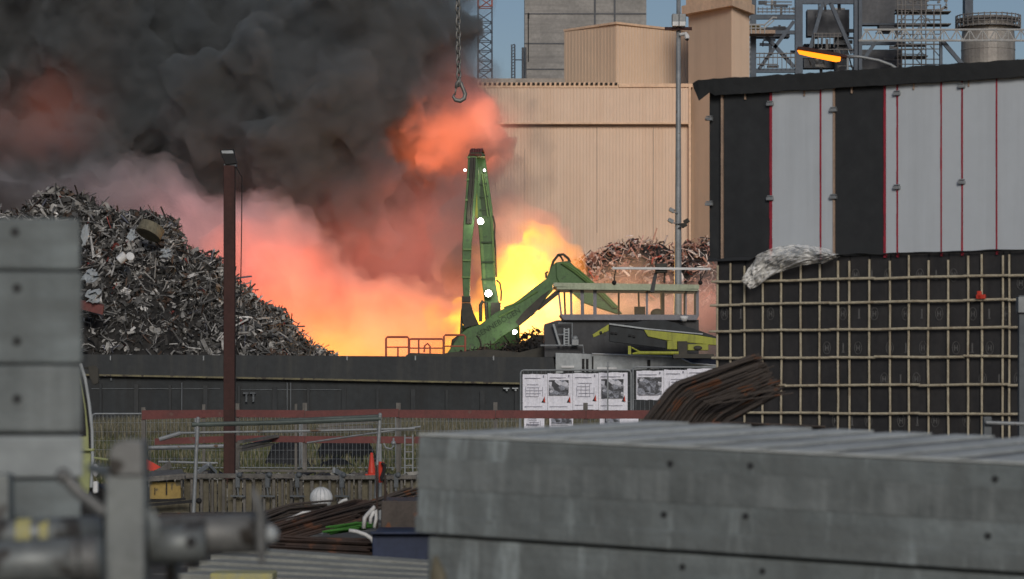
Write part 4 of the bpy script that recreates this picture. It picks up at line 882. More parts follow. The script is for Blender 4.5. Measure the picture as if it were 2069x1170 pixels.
for (a, b, wd, d, lab) in (((306, 967), (344, 938), .12, 52, 'broad grey plank leaning up by the red flag'), ((400, 954), (424, 938), .07, 53, 'short pale plank leaning against the tube railing'), ((420, 938), (436, 955), .07, 53.3, 'short plank propped behind the pale plank'), ((674, 950), (696, 962), .10, 52, 'white edged plank lying over the top beam')):
    m = MB(); m.bar(P(*a, d), P(*b, d+.4), .05, wd); tag(obj('plank', m, 'timber_grey' if wd > .1 else 'galv', bevel=.005), lab, 'plank')
for (a, b, d, r, lab) in (((322, 888), (365, 875), 66, .05, 'grey timber beam stub above the lower red board'), ((365, 875), (476, 874), 66, .022, 'thin grey bar behind the upper red board'), ((300, 905), (476, 901), 68, .05, 'long grey pipe below the lower red board'), ((320, 933), (440, 936), 60, .025, 'thin low bar left of the brown post')):
    m = MB(); m.tube([P(*a, d), P(*b, d)], r, 8); tag(obj('loose_pipe', m, 'galv'), lab, 'pipe')
for k, (a, b) in enumerate((((484, 893), (560, 881)), ((484, 904), (545, 890)), ((484, 910), (548, 897)))):
    m = MB(); m.bar(P(*a, 70), P(*b, 72), .12, .06); tag(obj('loose_board', m, 'timber_grey'), ('uppermost', 'middle', 'lowest')[k]+' of three grey boards lying right of the brown post', 'board')
fl = MB(); fl.prism([P(294, 926, 55), P(325, 944, 55), P(308, 952, 55), P(294, 948, 55)], (0, .02, 0)); tag(obj('red_flag', fl, 'red_plastic'), 'small bright red flag sheet beside the leaning plank', 'flag')
# traffic cone and strap
cn = thing('traffic_cone', 'orange red traffic cone standing on the board row', 'cone', P(752, 960, 51))
m = MB(); q = P(751, 960, 51.2); lathe(m, q.x, q.y, [(S(9, 51), P(0, 958, 51).z), (S(8, 51), P(0, 955, 51).z), (S(2.6, 51), P(0, 916, 51).z), (S(1.6, 51), P(0, 915, 51).z)], 18); obj('body', m, 'red_plastic', cn, smooth=True)
m = MB(); m.box((q.x-.11, q.y-.11, P(0, 962, 51).z), (q.x+.11, q.y+.11, P(0, 958, 51).z)); obj('base', m, 'red_plastic', cn)
m = MB(); m.box((q.x-.05, q.y-.05, 0.0), (q.x+.05, q.y+.05, P(0, 962, 51).z)); obj('stand', m, 'timber_grey', cn)
st = thing('hook_block', 'small red and black lifting hook lying beside the cone', 'hook', P(772, 965, 46.5))
m = MB(); m.tube([P(769, 975, 46.5), P(769, 945, 46.5), P(771, 933, 46.5)], [.03, .04, .05], 8); obj('red_body', m, 'red_plastic', st)
m = MB(); m.tube([P(771, 935, 46.4), P(777, 940, 46.4), P(776, 952, 46.4), P(771, 965, 46.4), P(772, 972, 46.4)], [.02, .03, .03, .03, .02], 8); obj('black_hook', m, 'near_black', st)
# tarpaulin heaps
def tarp(name, label, outline, d, dep, seed, mname='tarp'):
    m = MB(); xs_ = [P(a, 0, d).x for a, b in outline]; zs_ = [P(0, b, d).z for a, b in outline]; nx_, ny_ = 34, 10
    for j in range(ny_):
        t = j/(ny_-1)
        for i in range(nx_):
            x = xs_[0]+(xs_[-1]-xs_[0])*i/(nx_-1); hz = float(np.interp(x, xs_, zs_))
            z = hz*math.sin(t*math.pi)**.6+(.09*mnoise.noise(Vector((x*3, t*5, seed)))+.05*mnoise.noise(Vector((x*8, t*11, seed))))*(1 if 0 < t < 1 else 0)
            m.v.append(Vector((x, d-dep/2+dep*t, max(z, 0.0))))
    for j in range(ny_-1):
        for i in range(nx_-1): k = j*nx_+i; m.f.append([k, k+1, k+nx_+1, k+nx_])
    return tag(obj(name, m, mname), label, 'covered heap')
tarp('tarpaulin_heap', 'black tarpaulin covered heap right of the brown post', [(530, 960), (545, 920), (552, 898), (570, 892), (606, 895), (620, 930), (634, 958)], 82, 2.2, 2)
tarp('tarpaulin_heap', 'low grey black tarpaulin heap beside the cone', [(632, 958), (650, 935), (662, 930), (690, 925), (700, 932), (722, 945), (736, 958)], 80, 1.8, 4)
tarp('tarpaulin_heap', 'wide dark heap under the wooden boards behind the fence', [(630, 940), (645, 905), (660, 888), (740, 886), (752, 905), (765, 940)], 90, 2.4, 6)
m = MB(); m.bar(P(640, 868, 86), P(752, 862, 86), .8, .10); m.bar(P(645, 861, 86.5), P(764, 850, 86.5), .5, .08); tag(obj('timber_stack', m, 'timber_grey'), 'flat stack of grey timbers above the dark heap', 'timber')
m = MB(); m.tube([P(775, 896, 60), P(780, 905, 60), P(790, 907, 60), P(795, 902, 60), P(795, 885, 60)], .02, 8); m.ball(P(795, 895, 60), .05); tag(obj('hose_loop', m, 'galv'), 'small pale hose loop hanging right of the tube railing', 'hose')
ld = thing('step_ladder', 'small grey ladder frame standing next to the concrete block stack', 'ladder', P(826, 965, 70))
m = MB()
for px in (818, 834): m.tube([P(px, 968, 70), P(px, 878, 70)], .02, 6)
for k in range(6): m.tube([P(818, 955-k*14, 70), P(834, 955-k*14, 70)], .015, 6)
obj('frame', m, 'galv', ld)

# loose building rubbish on the yard ground
V = []; Fc = []; C = []
for k in range(900):
    y = rng.uniform(51, 70); x = (rng.uniform(285, 850)-CX)/F*y; o = len(V); kind_ = rng.random(); sz = min(float(np.exp(rng.normal(-2.2, .4))), .17)
    L, w_, h_ = (sz*rng.uniform(3, 8), sz*.35, sz*.25) if kind_ < .45 else (sz*rng.uniform(.8, 1.8), sz, sz*rng.uniform(.4, 1.0))
    a = rng.uniform(0, 3.14); Q = Matrix.Rotation(a, 3, 'Z') @ Matrix.Rotation(rng.normal(0, .25), 3, 'Y') @ Matrix.Rotation(rng.normal(0, .3), 3, 'X')
    for sz_ in (-1, 1):
        for sx, sy in ((-1, -1), (1, -1), (1, 1), (-1, 1)): V.append(tuple(Q @ Vector((sx*L/2*rng.uniform(.8, 1.1), sy*w_/2*rng.uniform(.8, 1.1), sz_*h_/2))+Vector((x, y, h_*.5+.02+abs(rng.normal(0, .05))))))
    Fc += [[o+3, o+2, o+1, o], [o+4, o+5, o+6, o+7], [o, o+1, o+5, o+4], [o+1, o+2, o+6, o+5], [o+2, o+3, o+7, o+6], [o+3, o, o+4, o+7]]
    C += [tuple(np.array(((.05, .05, .05), (.11, .10, .09), (.20, .19, .17), (.30, .29, .26), (.03, .03, .035))[rng.integers(5)])*rng.uniform(.7, 1.2))]*8
me = bpy.data.meshes.new('debris'); me.from_pydata(V, [], Fc); me.update(); ca = me.color_attributes.new('Col', 'FLOAT_COLOR', 'POINT')
ca.data.foreach_set('color', np.concatenate([np.array(C), np.ones((len(C), 1))], 1).astype(np.float32).ravel()); me.materials.append(MATS['scrap']); o = bpy.data.objects.new('debris', me); COL.objects.link(o)
tag(o, 'scattered offcuts and rubble on the yard ground between the rails', 'debris', kind='stuff')
# ------------------------------------------------------------------ rebar bundles in the middle
def bundle(name, label, a, b, d0, d1, thick, n, mname, seed, curve=0, rad=.012, depth=.5, tiers=True):
    rg = random.Random(seed); m = MB(); A, B = P(*a, d0), P(*b, d1)
    for k in range(n):
        u = rg.random(); v = rg.uniform(-.5, .5); off = Vector((0, v*depth, -thick*u)); jit = Vector((rg.uniform(-.12, .12), 0, rg.uniform(-.012, .012)))
        j2 = Vector((rg.uniform(-.12, .12), 0, rg.uniform(-.012, .012))); mid = (A+B)/2+off+Vector((0, 0, curve))
        m.tube([A+off+jit, mid, B+off+j2] if curve else [A+off+jit, B+off+j2], rad, 5)
    return tag(obj(name, m, mname, smooth=False), label, 'steel bars')
bundle('rebar_bundle', 'thick bundle of rusty brown bars sloping up to the right', (540, 1062), (735, 1008), 37, 37.5, .26, 130, 'rebar_rust', 1, rad=.013)
bundle('rebar_bundle', 'level bundle of rusty bars lying under the sloping bundle', (560, 1082), (762, 1092), 35.5, 35.5, .24, 110, 'rebar_rust', 2, rad=.013)
bundle('rebar_bundle', 'dark bars curving behind the rusty bundle', (520, 1040), (655, 1012), 39, 39.5, .16, 24, 'rebar_dark', 3, curve=.05, rad=.014)
bundle('rebar_bundle', 'long dark flat bars reaching up right behind the white slings', (700, 1030), (832, 984), 38.5, 39, .12, 34, 'rebar_dark', 4, rad=.014)
bundle('rebar_bundle', 'few bright green coated bars between the rusty bundles', (672, 1066), (738, 1056), 36.4, 36.4, .09, 18, 'green_bar', 5, rad=.012, depth=.3)
bundle('rebar_bundle', 'thin dark bars lying in front of the board row', (314, 1037), (446, 1036), 44, 44, .09, 12, 'rebar_dark', 6, rad=.014)
m = MB(); c = P(649, 1006, 42); m.ball(c, S(23, 42), 1, 1, .95, 28, 16); bl = obj('white_ball_cover', m, 'white_paint', smooth=True, origin=c); tag(bl, 'round white ribbed ball lamp behind the dark bars', 'ball')
m = MB()
for k in range(7): a = -1.2+k*.4; m.tube([c+Vector((S(23.1, 42)*math.sin(a)*math.sin(t), -S(23.1, 42)*math.cos(a)*math.sin(t), S(22.2, 42)*math.cos(t))) for t in [i*.3+.15 for i in range(10)]], .004, 4)
obj('rib', m, 'ship_pale', bl)
m = MB(); m.tube([(c.x, c.y, 0), (c.x, c.y, c.z)], .04, 8); obj('stand', m, 'galv_dark', bl)
def strap(name, label, pts, d, wpx, mname='sling_white'):
    m = MB(); Q = [P(a, b, d) for a, b in pts]; wd = S(wpx, d)
    m.tube(Q, wd/2, 8); return tag(obj(name, m, mname, smooth=True), label, 'sling', 'white lifting slings')
strap('lifting_sling', 'white lifting sling hanging from the left hook line', [(735, 1068), (737, 1046), (744, 1038), (752, 1030), (758, 1024)], 35, 9)
strap('lifting_sling', 'white lifting sling looped between the two hook lines', [(748, 1058), (749, 1046), (755, 1034), (760, 1030), (760, 1048), (756, 1066)], 34.8, 7)
strap('lifting_sling', 'white lifting sling running out to the upper right', [(776, 1068), (778, 1046), (786, 1034), (796, 1024), (806, 1018), (812, 1022)], 35.2, 7)
strap('lifting_sling', 'white lifting sling draped over the lower bundle end', [(705, 1072), (720, 1074), (738, 1080), (750, 1088), (756, 1098), (759, 1120)], 34.6, 8)
strap('lifting_sling', 'pale sling end lying among the dark curved bars', [(578, 1050), (600, 1042), (612, 1036), (628, 1035)], 38, 6)
strap('lifting_sling', 'pale sling end on the upper edge of the sloping bundle', [(684, 1018), (692, 1012), (702, 1009)], 38, 6)
for px, lab in ((762, 'left of two dark hook lines going down to the slings'), (779, 'right of two dark hook lines going down to the slings')):
    m = MB(); m.tube([P(px, 1068, 34.9), P(px-.5, 1000, 34.9), P(px-1, 940 if px < 770 else 960, 34.9)], .014, 8); tag(obj('hook_line', m, 'rebar_rust'), lab, 'line')
bb = thing('blue_crate', 'dark blue steel crate half hidden by the concrete stack', 'crate', P(812, 1150, 33))
m = MB(); m.box((P(752, 0, 33).x, 33, 0), (P(880, 0, 33).x, 34.6, P(0, 1078, 33).z)); obj('box', m, 'blue_box', bb, bevel=.015)
m = MB(); m.box((P(770, 0, 34.7).x, 34.7, 0), (P(890, 0, 34.7).x, 36, P(0, 1012, 34.7).z)); obj('back_board', m, 'rebar_dark', bb, bevel=.01)
m = MB(); m.box(P(748, 1080, 32.9), P(884, 1073, 33.1)); obj('rim', m, 'blue_box', bb, bevel=.01)
# pale beams bottom centre
DBm = 24
labs = ('nearest', 'second nearest', 'third', 'fourth', 'farthest')
for k in range(5):
    dd = 22+k*.9; m = MB(); a, b = P(380+k*22, 1172-k*13, dd), P(905+k*10, 1196-k*10.5, dd-1.0); m.bar(a, b, .34, .12)
    o = obj('pale_beam', m, 'beam_pale', bevel=.008); tag(o, labs[k]+' of the pale flat beams lying at the bottom of the picture', 'beam', 'pale beams')
m = MB(); m.box(P(424, 1176, 20.8), P(560, 1152, 21.2)); yl = tag(obj('yellow_beam_end', m, 'sticker_yellow', bevel=.01), 'yellow painted beam end under the steel tube', 'beam')
m = MB(); m.box((P(430, 0, 21).x, 21.2, 0), (P(900, 0, 21).x, 22.2, P(0, 1180, 21.5).z)); tag(obj('support_pallet', m, 'timber_grey'), 'timber pallet carrying the pale beams', 'pallet')

# ------------------------------------------------------------------ bent rebar stack on the right
DRb = 28
rb = MB(); rg = random.Random(5)
for k in range(190):
    u = (k % 95+rg.uniform(-.4, .4))/95; v = (k//95)*.5+rg.random()*.3; sp = rg.gauss(0, .6)
    p0 = (1288+150*u+rg.uniform(-3, 3), 866+34*u); p1 = (1348+112*u+rg.uniform(-1, 1), 787+80*u+rg.uniform(-1, 1)); p1b = (1366+112*u+rg.uniform(-1, 1), 771+80*u+rg.uniform(-1, 1)); p2 = (1526+56*u+rg.uniform(-14, 10), 716+80*u+1.6*sp)
    d = DRb+v*.8-.35*u
    rb.tube([P(*p0, d), P(*p1, d), P(*p1b, d), P(*p2, d+rg.uniform(-.04, .04))], rg.uniform(.0065, .009), 6)
for k in range(7):
    u = rg.random(); rb.tube([P(1380+60*u, 790+30*u, DRb-.4), P(1560+30*u+rg.uniform(-20, 18), 722+80*u+rg.uniform(-10, 6), DRb-.45)], .008, 6)
tag(obj('bent_rebar_stack', rb, 'rebar_dark'), 'large stack of bent dark rusty bars leaning before the plywood wall', 'steel bars')
rb = MB()
for k in range(46):
    u = rg.random(); rb.tube([P(1300+rg.uniform(-10, 20), 858+6*u, 27.2+u), P(1480, 854+8*u, 27.4+u), P(1665-20*u+rg.uniform(-10, 5), 862+8*u, 27.6+u)], .012, 5)
tag(obj('rebar_bundle', rb, 'rebar_dark'), 'flat dark bars lying just above the concrete block stack', 'steel bars')
m = MB(); m.box((P(1330, 0, 28).x, 27, 0), (P(1600, 0, 28).x, 28.5, P(0, 872, 27.6).z)); tag(obj('bar_trestle', m, 'timber_grey'), 'timber trestle block carrying the bent bars', 'trestle')

# ------------------------------------------------------------------ plywood formwork wall with battens, and white module above
A0, A1 = Vector((P(1446, 0, 41).x, 41, 0)), Vector((P(2160, 0, 38.3).x, 38.3, 0))
wdir = (A1-A0).normalized(); wn = Vector((wdir.y, -wdir.x, 0))              # wn points to the camera
if wn.y > 0: wn = -wn
def wall_u(px):
    """distance along the wall at photo column px"""
    k = (px-CX)/F; return (k*A0.y-A0.x)/(wdir.x-k*wdir.y)
def Wp(px, z, out=0.0):
    q = A0+wdir*wall_u(px); return Vector((q.x, q.y, z))+wn*out
def zL(py, px=1450): q = Wp(px, 0); return EYE+(HY-py)/F*q.y
wl = thing('plywood_formwork_wall', 'dark plywood formwork wall covered by a grid of pale battens', 'formwork wall', A0)
def wbox(mb, px0, px1, z0, z1, o0, o1):
    mb.prism([Wp(px0, z0, o0), Wp(px1, z0, o0), Wp(px1, z0, o1), Wp(px0, z0, o1)], (0, 0, z1-z0))
cols = [1450, 1477, 1505, 1541.5, 1579, 1618, 1656.5, 1693.5, 1717, 1757, 1799, 1837, 1876, 1916.5, 1956.5, 1984.5, 2027, 2040, 2078, 2118]
rowsz = [zL(p) for p in (570, 616.5, 669.5, 724, 779, 834, 892)]
ztop_ = zL(545)
m = MB(); wbox(m, 1449, 2160, 0, ztop_+.16, -.04, -.02); obj('plywood', m, 'ply_dark', wl)
m = MB()
for i, px in enumerate(cols): wbox(m, px-1.2, px+1.2, 0, ztop_+.17, -.019, -.012)
obj('panel_joint', m, 'near_black', wl)
for i, px in enumerate(cols):
    m = MB(); n = 7; wob = [random.uniform(-.8, .8) for _ in range(n)]; top = ztop_+(.06 if i < 9 else .10)*random.uniform(.4, 1.3)
    for k in range(n-1): 
        z0, z1 = top*k/(n-1), top*(k+1)/(n-1)
        m.tube([Wp(px+wob[k], z0, .012), Wp(px+wob[k+1], z1+.01, .012)], .0158*random.uniform(.95, 1.05), 8)
    obj('upright_bar', m, 'batten', wl)
for j, z in enumerate(rowsz):
    m = MB(); xs_ = [1441+random.uniform(-4, 3)]+[1500+90*k for k in range(8)]; 
    for k in range(len(xs_)-1): m.tube([Wp(xs_[k], z+random.uniform(-.008, .008), .058), Wp(xs_[k+1]+1, z+random.uniform(-.008, .008), .048)], .0178, 8)
    obj('cross_bar', m, 'batten', wl)
# stamped ring emblem with H on the plywood sheets
m = MB()
def stamp(mb, px, z, s_=.085, kind=0):
    c = Wp(px, z, -.010)
    if kind == 0:
        ring = [c+wdir*(s_*.62*math.cos(t))+Vector((0, 0, s_*math.sin(t))) for t in [2*math.pi*k/20 for k in range(20)]]; mb.tube(ring, .0045, 4, closed=True)
        for sx in (-.25, .25): mb.obox(c+wdir*s_*sx, wdir*.007, wn*.002, (0, 0, s_*.45))
        mb.obox(c, wdir*s_*.22, wn*.002, (0, 0, .008))
    else: mb.obox(c, wdir*.010, wn*.002, (0, 0, s_*.9)); mb.obox(c-Vector((0, 0, s_*.9)), wdir*.02, wn*.002, (0, 0, .008))
for r_, (row, pxs) in enumerate(((634, (1463, 1556, 1702, 1766, 1829, 1897, 1965, 2033)), (703, (1670, 1733, 1797, 1864, 1931, 1999)), (766, (1786, 1851, 1985, 2056)), (850, (1688, 1754, 1820, 1889, 1952)), (556, (1728, 1794, 1858, 1926)), (572, (2062,)))):
    for k, px in enumerate(pxs):
        stamp(m, px, zL(row, px)); 
        if k % 2 == 0: stamp(m, px+33, zL(row, px), .07, 1)
obj('stamp_mark', m, 'ply_mark', wl)
m = MB(); wbox(m, 1978, 1996, zL(600, 1984)-.03, zL(600, 1984)+.03, .06, .11); m.obox(Wp(1984, zL(596, 1984), .09), wdir*.03, wn*.02, (0, 0, .05)); rcl = tag(obj('red_clamp', m, 'red_plastic', bevel=.01), 'small bright red clamp on the second cross bar', 'clamp')
# module above
md = thing('wall_module', 'pale grey panelled wall module with black bands and red seams on the formwork wall', 'wall module', Wp(1700, ztop_+.2))
zb_, zt_ = zL(521), zL(192)
zroof = lambda px: zL(178, 1450)+(px-1450)*0.0
m = MB(); wbox(m, 1431, 2160, ztop_+.165, zt_+.05, -2.6, -.04); obj('core', m, 'membrane', md)
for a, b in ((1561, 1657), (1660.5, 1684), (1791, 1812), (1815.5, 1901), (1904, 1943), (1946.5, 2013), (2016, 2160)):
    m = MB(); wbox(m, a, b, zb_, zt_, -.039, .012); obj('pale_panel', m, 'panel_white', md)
for a, b in ((1463, 1556), (1688, 1786)):
    m = MB(); wbox(m, a, b, zb_-.02, zt_, -.039, .004); obj('black_panel', m, 'panel_black', md)
m = MB()
for px, wd in ((1558.5, 2.6), (1658.8, 1.5), (1788.5, 2.2), (1813.8, 1.5), (1902.5, 1.4), (1944.7, 1.6), (2014.5, 1.4)):
    for k in range(8):
        z0, z1 = zb_-.06+(zt_-zb_+.05)*k/8, zb_-.06+(zt_-zb_+.05)*(k+1)/8; w_ = wd*random.uniform(.75, 1.15); wbox(m, px-w_, px+w_, z0, z1, -.03, .018+.003*random.random())
obj('red_seal', m, 'red_seal', md)
m = MB()
for px in (1460, 1686): wbox(m, px-2, px+1.5, zb_-.04, zt_, -.03, .024)
obj('tan_strip', m, 'tan_strip', md)
m = MB()
for px, pys in ((1434, (240, 412)), (1557.5, (217, 406)), (1685, (236, 408)), (1813.5, (211, 394)), (1944.5, (204, 389))):
    for py in pys:
        z = zL(py); wbox(m, px-6, px+7, z-.022, z+.022, .0, .06); wbox(m, px-5, px+6, z+.03, z+.045, .0, .05)
obj('bracket', m, 'galv', md, bevel=.004)
for px in (1507, 1626, 1722, 1847, 1958):
    m = MB(); wbox(m, px-1, px+1.5, zt_-.09, zt_+.0, .01, .03); obj('pin', m, 'tan_strip', md)
# black skirt and fascia, slightly ragged
m = MB(); n = 60; top = []; bot = []
for k in range(n+1):
    px = 1433+(2160-1433)*k/n
    top.append(Wp(px, zb_-.005+random.uniform(-.012, .01), .035)); bot.append(Wp(px, ztop_+.17-.03*mnoise.noise(Vector((k*.22, 2, 1)))-(.05 if k < 8 else 0), .075))
for k in range(n+1): m.v += [bot[k], top[k]]
for k in range(n): m.f.append([2*k, 2*k+2, 2*k+3, 2*k+1])
sk = obj('skirt_membrane', m, 'membrane', md); s_ = sk.modifiers.new('solid', 'SOLIDIFY'); s_.thickness = .01
m = MB(); n = 70
for k in range(n+1):
    px = 1408+(2160-1408)*k/n; lo = zL(194)-.012*mnoise.noise(Vector((k*.2, 1, 4)))+random.uniform(-.006, .006); hi = zL(161)+random.uniform(-.01, .01)
    if k == 0: lo += .12; hi -= .05
    if k == 1: lo -= .06
    if k == 3: lo += .05
    m.v += [Wp(px, lo, .10), Wp(px, hi, .13), Wp(px, hi+.015, -.5)]
for k in range(n): o = 3*k; m.f += [[o, o+3, o+4, o+1], [o+1, o+4, o+5, o+2]]
fs = obj('fascia_membrane', m, 'membrane', md); s_ = fs.modifiers.new('solid', 'SOLIDIFY'); s_.thickness = .012
m = MB(); wbox(m, 1470, 2160, zL(161)+.02, zL(161)+.07, -2.8, -.55); m.prism([Wp(1600, zL(161)+.07, -1.2), Wp(2160, zL(161)+.07, -1.2), Wp(2160, zL(161)+.20, -1.2)], wn*-1.2); obj('roof_cap', m, 'cap_tan', md)
m = MB(); m.tube([Wp(1668, zL(161)+.06, -.6), Wp(1676, zL(161)+.1, -.6), Wp(1676, zL(161)+.26, -.6)], .018, 8); obj('vent_pipe', m, 'galv', md)
# plastic sheet draped over the wall top
pmn, pnt2, po2 = newmat('plastic_film')
pb2 = pnt2.nodes.new('ShaderNodeBsdfPrincipled'); pb2.inputs['Base Color'].default_value = (.82, .82, .80, 1); pb2.inputs['Roughness'].default_value = .22
tr2 = pnt2.nodes.new('ShaderNodeBsdfTransparent'); mx2 = pnt2.nodes.new('ShaderNodeMixShader')
nz = noisetex(pnt2, pnt2.nodes.new('ShaderNodeTexCoord').outputs['Object'], 7, 6, .65); pnt2.links.new(ramp(pnt2, nz.outputs['Fac'], [(.38, .25), (.62, .90)]), mx2.inputs[0])
pnt2.links.new(tr2.outputs[0], mx2.inputs[1]); pnt2.links.new(pb2.outputs[0], mx2.inputs[2]); pnt2.links.new(mx2.outputs[0], po2.inputs[0]); MATS['plastic_film'] = pmn
m = MB(); nu, nv = 90, 44
upp = [(1516, 560), (1522, 540), (1540, 518), (1570, 505), (1610, 500), (1650, 503), (1680, 512), (1700, 522)]
low = [(1522, 585), (1530, 586), (1546, 578), (1566, 562), (1600, 548), (1640, 540), (1676, 538), (1702, 526)]
for i in range(nu):
    u = i/(nu-1); t = u*7; k = min(int(t), 6); f = t-k
    a = (upp[k][0]*(1-f)+upp[k+1][0]*f, upp[k][1]*(1-f)+upp[k+1][1]*f); b = (low[k][0]*(1-f)+low[k+1][0]*f, low[k][1]*(1-f)+low[k+1][1]*f)
    for j in range(nv):
        v = j/(nv-1); px = a[0]*(1-v)+b[0]*v; py = a[1]*(1-v)+b[1]*v
        w1 = mnoise.noise(Vector((u*7, v*3, .3))); w2 = abs(mnoise.noise(Vector((u*16+v*12, v*7-u*5, 1.3))))*1.5-.45+.16*mnoise.noise(Vector((u*40, v*20, 2.2)))
        m.v.append(Wp(px, zL(py+w2*2.5), .14+.10*math.sin(v*math.pi)+.10*w1+.085*w2))
for i in range(nu-1):
    for j in range(nv-1): k = i*nv+j; m.f.append([k, k+nv, k+nv+1, k+1])
tag(obj('plastic_sheet', m, 'plastic_film', smooth=True), 'crumpled clear plastic sheet draped over the top of the batten wall', 'plastic sheet')
# prop and tube at the right edge
pr_ = thing('steel_prop', 'grey steel prop standing at the right edge in front of the battens', 'prop', (P(2064, 0, 36).x, 36, 0))
q = P(2064, 0, 36); m = MB(); m.box((q.x-S(5, 36), 36, 0), (q.x+S(9, 36), 36.1, P(0, 597, 36).z)); obj('post', m, 'galv_dark', pr_, bevel=.006)
m = MB(); m.box((q.x-S(8, 36), 35.95, P(0, 632, 36).z), (q.x+S(14, 36), 36.12, P(0, 600, 36).z)); obj('head', m, 'galv', pr_, bevel=.006)
tbf = thing('tube_rail', 'short grey tube rail on a post above the concrete block', 'rail', (P(1996, 0, 30).x, 30, 0))
q = P(1996, 0, 30); m = MB(); m.box((q.x-S(8, 30), 30, 0), (q.x+S(8, 30), 30.1, P(0, 842, 30).z)); obj('post', m, 'galv_dark', tbf, bevel=.006)
m = MB(); m.tube([P(1992, 854, 29.95), P(2110, 858, 29.95)], .02, 8); obj('rail', m, 'galv', tbf)

# ------------------------------------------------------------------ foreground concrete blocks
def conc_block(name, label, A, dirv, L, dep, z0, z1, holes, m_face='concrete', inset=0, cat='concrete block', lip=True, band=None):
    A = Vector((A[0], A[1], 0)); t = Vector(dirv).normalized(); nn = Vector((-t.y, t.x, 0))
    if nn.y < 0: nn = -nn
    o = thing(name, label, cat, A+Vector((0, 0, z0)), 'precast concrete blocks')
    m = MB(); m.prism([A+Vector((0, 0, z0)), A+t*L+Vector((0, 0, z0)), A+t*L+nn*dep+Vector((0, 0, z0)), A+nn*dep+Vector((0, 0, z0))], (0, 0, z1-z0)); b = obj('body', m, m_face, o, bevel=.012)
    for (u, z) in holes:
        m = MB(); c = A+t*u+Vector((0, 0, z)); m.tube([c-nn*.003, c+nn*.05], .0145, 14); obj('bolt_hole', m, 'membrane', b)
    return o, A, t, nn, b
Aa = P(840, 0, 13.0); tdir = (P(2069, 0, 11.7)-P(840, 0, 13.0)); tdir.z = 0; TILT, BACK = R(2.05), R(.9)
zt1 = P(0, 881, 13).z; zs1 = P(0, 1078, 13).z
def ulen(px):
    t = tdir.normalized(); k = (px-CX)/F; return (k*Aa.y-Aa.x)/(t.x-k*t.y)
def bz(px, py): u = ulen(px); y = Aa.y+tdir.normalized().y*u; return EYE+(HY-py)/F*y+u*math.tan(TILT)
bo_, A_, t_, n_, body_ = conc_block('concrete_block', 'upper long grey concrete block in the right foreground', Aa, tdir, 3.6, 2.45, zs1, zt1, [(ulen(1350), bz(1350, 937)), (ulen(1512), bz(1512, 941)), (ulen(1505), bz(1505, 1043)), (ulen(1340), bz(1340, 1040)), (ulen(2006), bz(2006, 968)), (ulen(1995), bz(1995, 1083))])
m = MB()
for z0, z1 in ((zs1+.005, zs1+.085),): m.prism([A_-n_*.012+Vector((0, 0, z0)), A_+t_*3.6-n_*.012+Vector((0, 0, z0)), A_+t_*3.6+n_*.0+Vector((0, 0, z0)), A_+Vector((0, 0, z0))], (0, 0, z1-z0))
obj('bottom_lip', m, 'concrete', body_, bevel=.006)
zm = zs1+(zt1-zs1)*.47
m = MB(); m.prism([A_-n_*.004+t_*.003+Vector((0, 0, zm)), A_+t_*3.6-n_*.004+Vector((0, 0, zm)), A_+t_*3.6+Vector((0, 0, zm)), A_+t_*.003+Vector((0, 0, zm))], (0, 0, .135)); obj('stained_band', m, 'concrete_band', body_)
m = MB(); k = 0; u = .02
while u < 3.5:
    w_ = random.uniform(.17, .24); h0, h1 = Vector((0, 0, zt1+.004)), (0, 0, .010)
    m.prism([A_+t_*u+n_*.03+h0, A_+t_*(u+w_)+n_*.03+h0, A_+t_*(u+w_)+n_*2.42+h0, A_+t_*u+n_*2.42+h0], h1); u += w_+random.uniform(.08, .14)
obj('top_plank', m, 'concrete_top', body_, bevel=.003)
m = MB(); m.prism([A_+t_*.02+n_*.03+Vector((0, 0, zt1+.001)), A_+t_*3.55+n_*.03+Vector((0, 0, zt1+.001)), A_+t_*3.55+n_*2.41+Vector((0, 0, zt1+.001)), A_+t_*.02+n_*2.41+Vector((0, 0, zt1+.001))], (0, 0, .0025)); obj('top_gap_sheet', m, 'plant_grey', body_)  # dark sheet under the planks, paints the gaps dark
m = MB(); m.prism([A_+n_*.0+Vector((0, 0, zt1+.003)), A_+t_*3.6+Vector((0, 0, zt1+.003)), A_+t_*3.6+n_*.025+Vector((0, 0, zt1+.003)), A_+n_*.025+Vector((0, 0, zt1+.003))], (0, 0, .010)); obj('top_edge', m, 'concrete_top', body_, bevel=.003)
Ab = Aa+t_*.03+n_*.025; lb_ = conc_block('concrete_block', 'lower grey concrete block in the right foreground', Ab, tdir, 3.6, 2.4, zs1-.62, zs1-.012, [(ulen(1516), bz(1516, 1154)), (ulen(1355), bz(1355, 1145))])
tilt = (Matrix.Rotation(TILT, 3, n_) @ Matrix.Rotation(BACK, 3, t_))
for o_ in (bo_, lb_[0]): o_.rotation_euler = tilt.to_euler()
lb_[0].location.z -= 0
Ac = Aa+t_*.1+n_*.1; conc_block('concrete_block', 'plinth block hidden under the right foreground stack', Ac, tdir, 3.4, 2.2, 0, zs1-.75, [])
